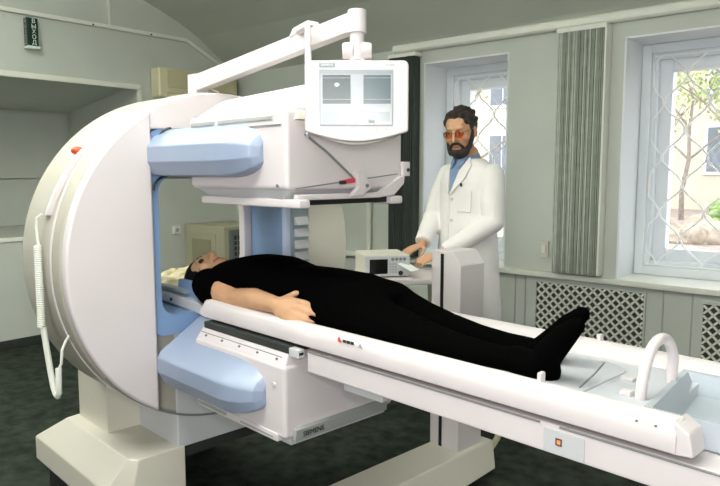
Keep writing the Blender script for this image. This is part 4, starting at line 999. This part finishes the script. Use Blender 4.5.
def legs(b, k=1.0):
    for s, dv in ((-1, 0), (1, 0.0)):
        pts = []; rr = []
        for u, z, r_ in ((-1.50, 1.0, .080), (-1.36, .975, .079), (-1.22, .957, .066), (-1.12, .948, .055), (-1.02, .942, .046), (-.93, .946, .036), (-.86, .949, .033)):
            pts.append((u - (.03 if s > 0 and u > -1.3 else 0), PV + s*(.072 - .02*(u+1.5)), z)); rr.append(r_*k)
        b.limb(pts, rr, 18)
def feet(b, k=1.0):
    for s in (-1, 1):
        v = PV + s*.058
        du, dz = (-.05, -.010) if s > 0 else (.012, -.004)
        b.limb([(-.86+du, v, .955+dz), (-.805+du, v, .950+dz), (-.785+du, v, .945)], [.034*k, .034*k, .031*k])
        b.limb([(-.80+du, v, .958), (-.775+du, v + s*.006, 0.995+dz), (-.738+du, v + s*.012, 1.040+dz), (-.708+du, v + s*.014, 1.070+dz)], [.033*k, .031*k, .026*k, .018*k], 14)
b = MB(FM); head(b, PH); torso(b, 0.82); legs(b, 0.8); feet(b, 0.8)
b.limb([(-2.24, PV, .975), (-2.15, PV, .985)], [.05, .055])
b.limb([(-2.09, 1.28, .98), (-1.98, 1.262, .982), (-1.89, 1.256, .966), (-1.77, 1.240, .988), (-1.640, 1.228, 0.990)], [.052, .050, .042, .037, .027])
hb = MB(FM); hand(hb, (-1.640, 1.228, 0.990), (1, .02, -.06), (-.1, .85, -.5), (0, .5, .85), 0.38, 0.8)
w_ = Vector((-1.640, 1.228, 0.990)); b.add([w_ + (p - w_)*1.02 for p in hb.v], hb.f)
b.limb([(-2.09, 1.57, 1.0), (-1.875, 1.592, .99), (-1.63, 1.57, 1.01)], [.050, .040, .026])
hand(b, (-1.63, 1.57, 1.01), (1, -.1, 0), (0, -.3, -.9), (0, -.9, .3), 0.2, 0.8)
b.build('body', 'skin2', pa, fuse=0.0058, smooth_it=3)
face_parts(pa, FM, PH, 'iris')
R3 = PH.to_3x3()
def PP(*p): return PH @ Vector(p)
b = MB(FM); b.ell(PP(0, -.026, .055), (.088, .105, .092), R3, 24, 16); b.ell(PP(0, -.05, .09), (.066, .06, .07), R3); b.ell(PP(0, -.032, .02), (.095, .108, .122), R3, 24, 16)
b.limb([PP(.072, -.01, .05), PP(.078, -.025, -.02), PP(.07, -.04, -.09)], [.014, .02, .02])
b.limb([PP(-.072, -.01, .05), PP(-.078, -.025, -.02), PP(-.07, -.04, -.09)], [.014, .02, .02])
b.build('hair', 'hairblack', pa, fuse=0.006, smooth_it=2)
b = MB(FM)
for s in (-1, 1): b.limb([PP(s*.018, .094, .036), PP(s*.032, .089, .040), PP(s*.046, .078, .034)], [.003, .004, .003], 8)
b.build('eyebrows', 'hairblack', pa)
b = MB(FM); torso(b)
b.ell((-2.215, PV, .975), (.055, .085, .062)); b.limb([(-2.235, PV, .975), (-2.20, PV, .98), (-2.15, PV, .985)], [.064, .068, .074])
for s in (-1, 1):
    b.limb([(-2.13, PV+s*.115, .985), (-2.07, PV+s*.135, .978), (-2.02, PV+s*.142, .978)], [.062, .062, .058])
for k in range(7):
    a = random.Random(k).uniform(-.4, .4); u = -2.0 + .07*k
    b.tube([(u + .02*j + a*.02, PV - .13 + .045*j, .98 + .1*math.sin((j+.8)/7.2*PI)) for j in range(7)], .008, 6)
b.build('sweater', 'blackcloth', pa, fuse=0.007, smooth_it=4)
b = MB(FM); legs(b, 1.0); b.loft([((-1.56, PV, 1.005), .136, .076), ((-1.45, PV, 1.004), .140, .078), ((-1.36, PV, 1.0), .138, .074), ((-1.30, PV, .99), .12, .06)], (0, 1, 0), (0, 0, 1), 28, 2.4)
b.build('trousers', 'blackcloth', pa, fuse=0.008, smooth_it=4)
b = MB(FM); feet(b, 1.08)
b.build('socks', 'blackcloth', pa, fuse=0.006, smooth_it=3)
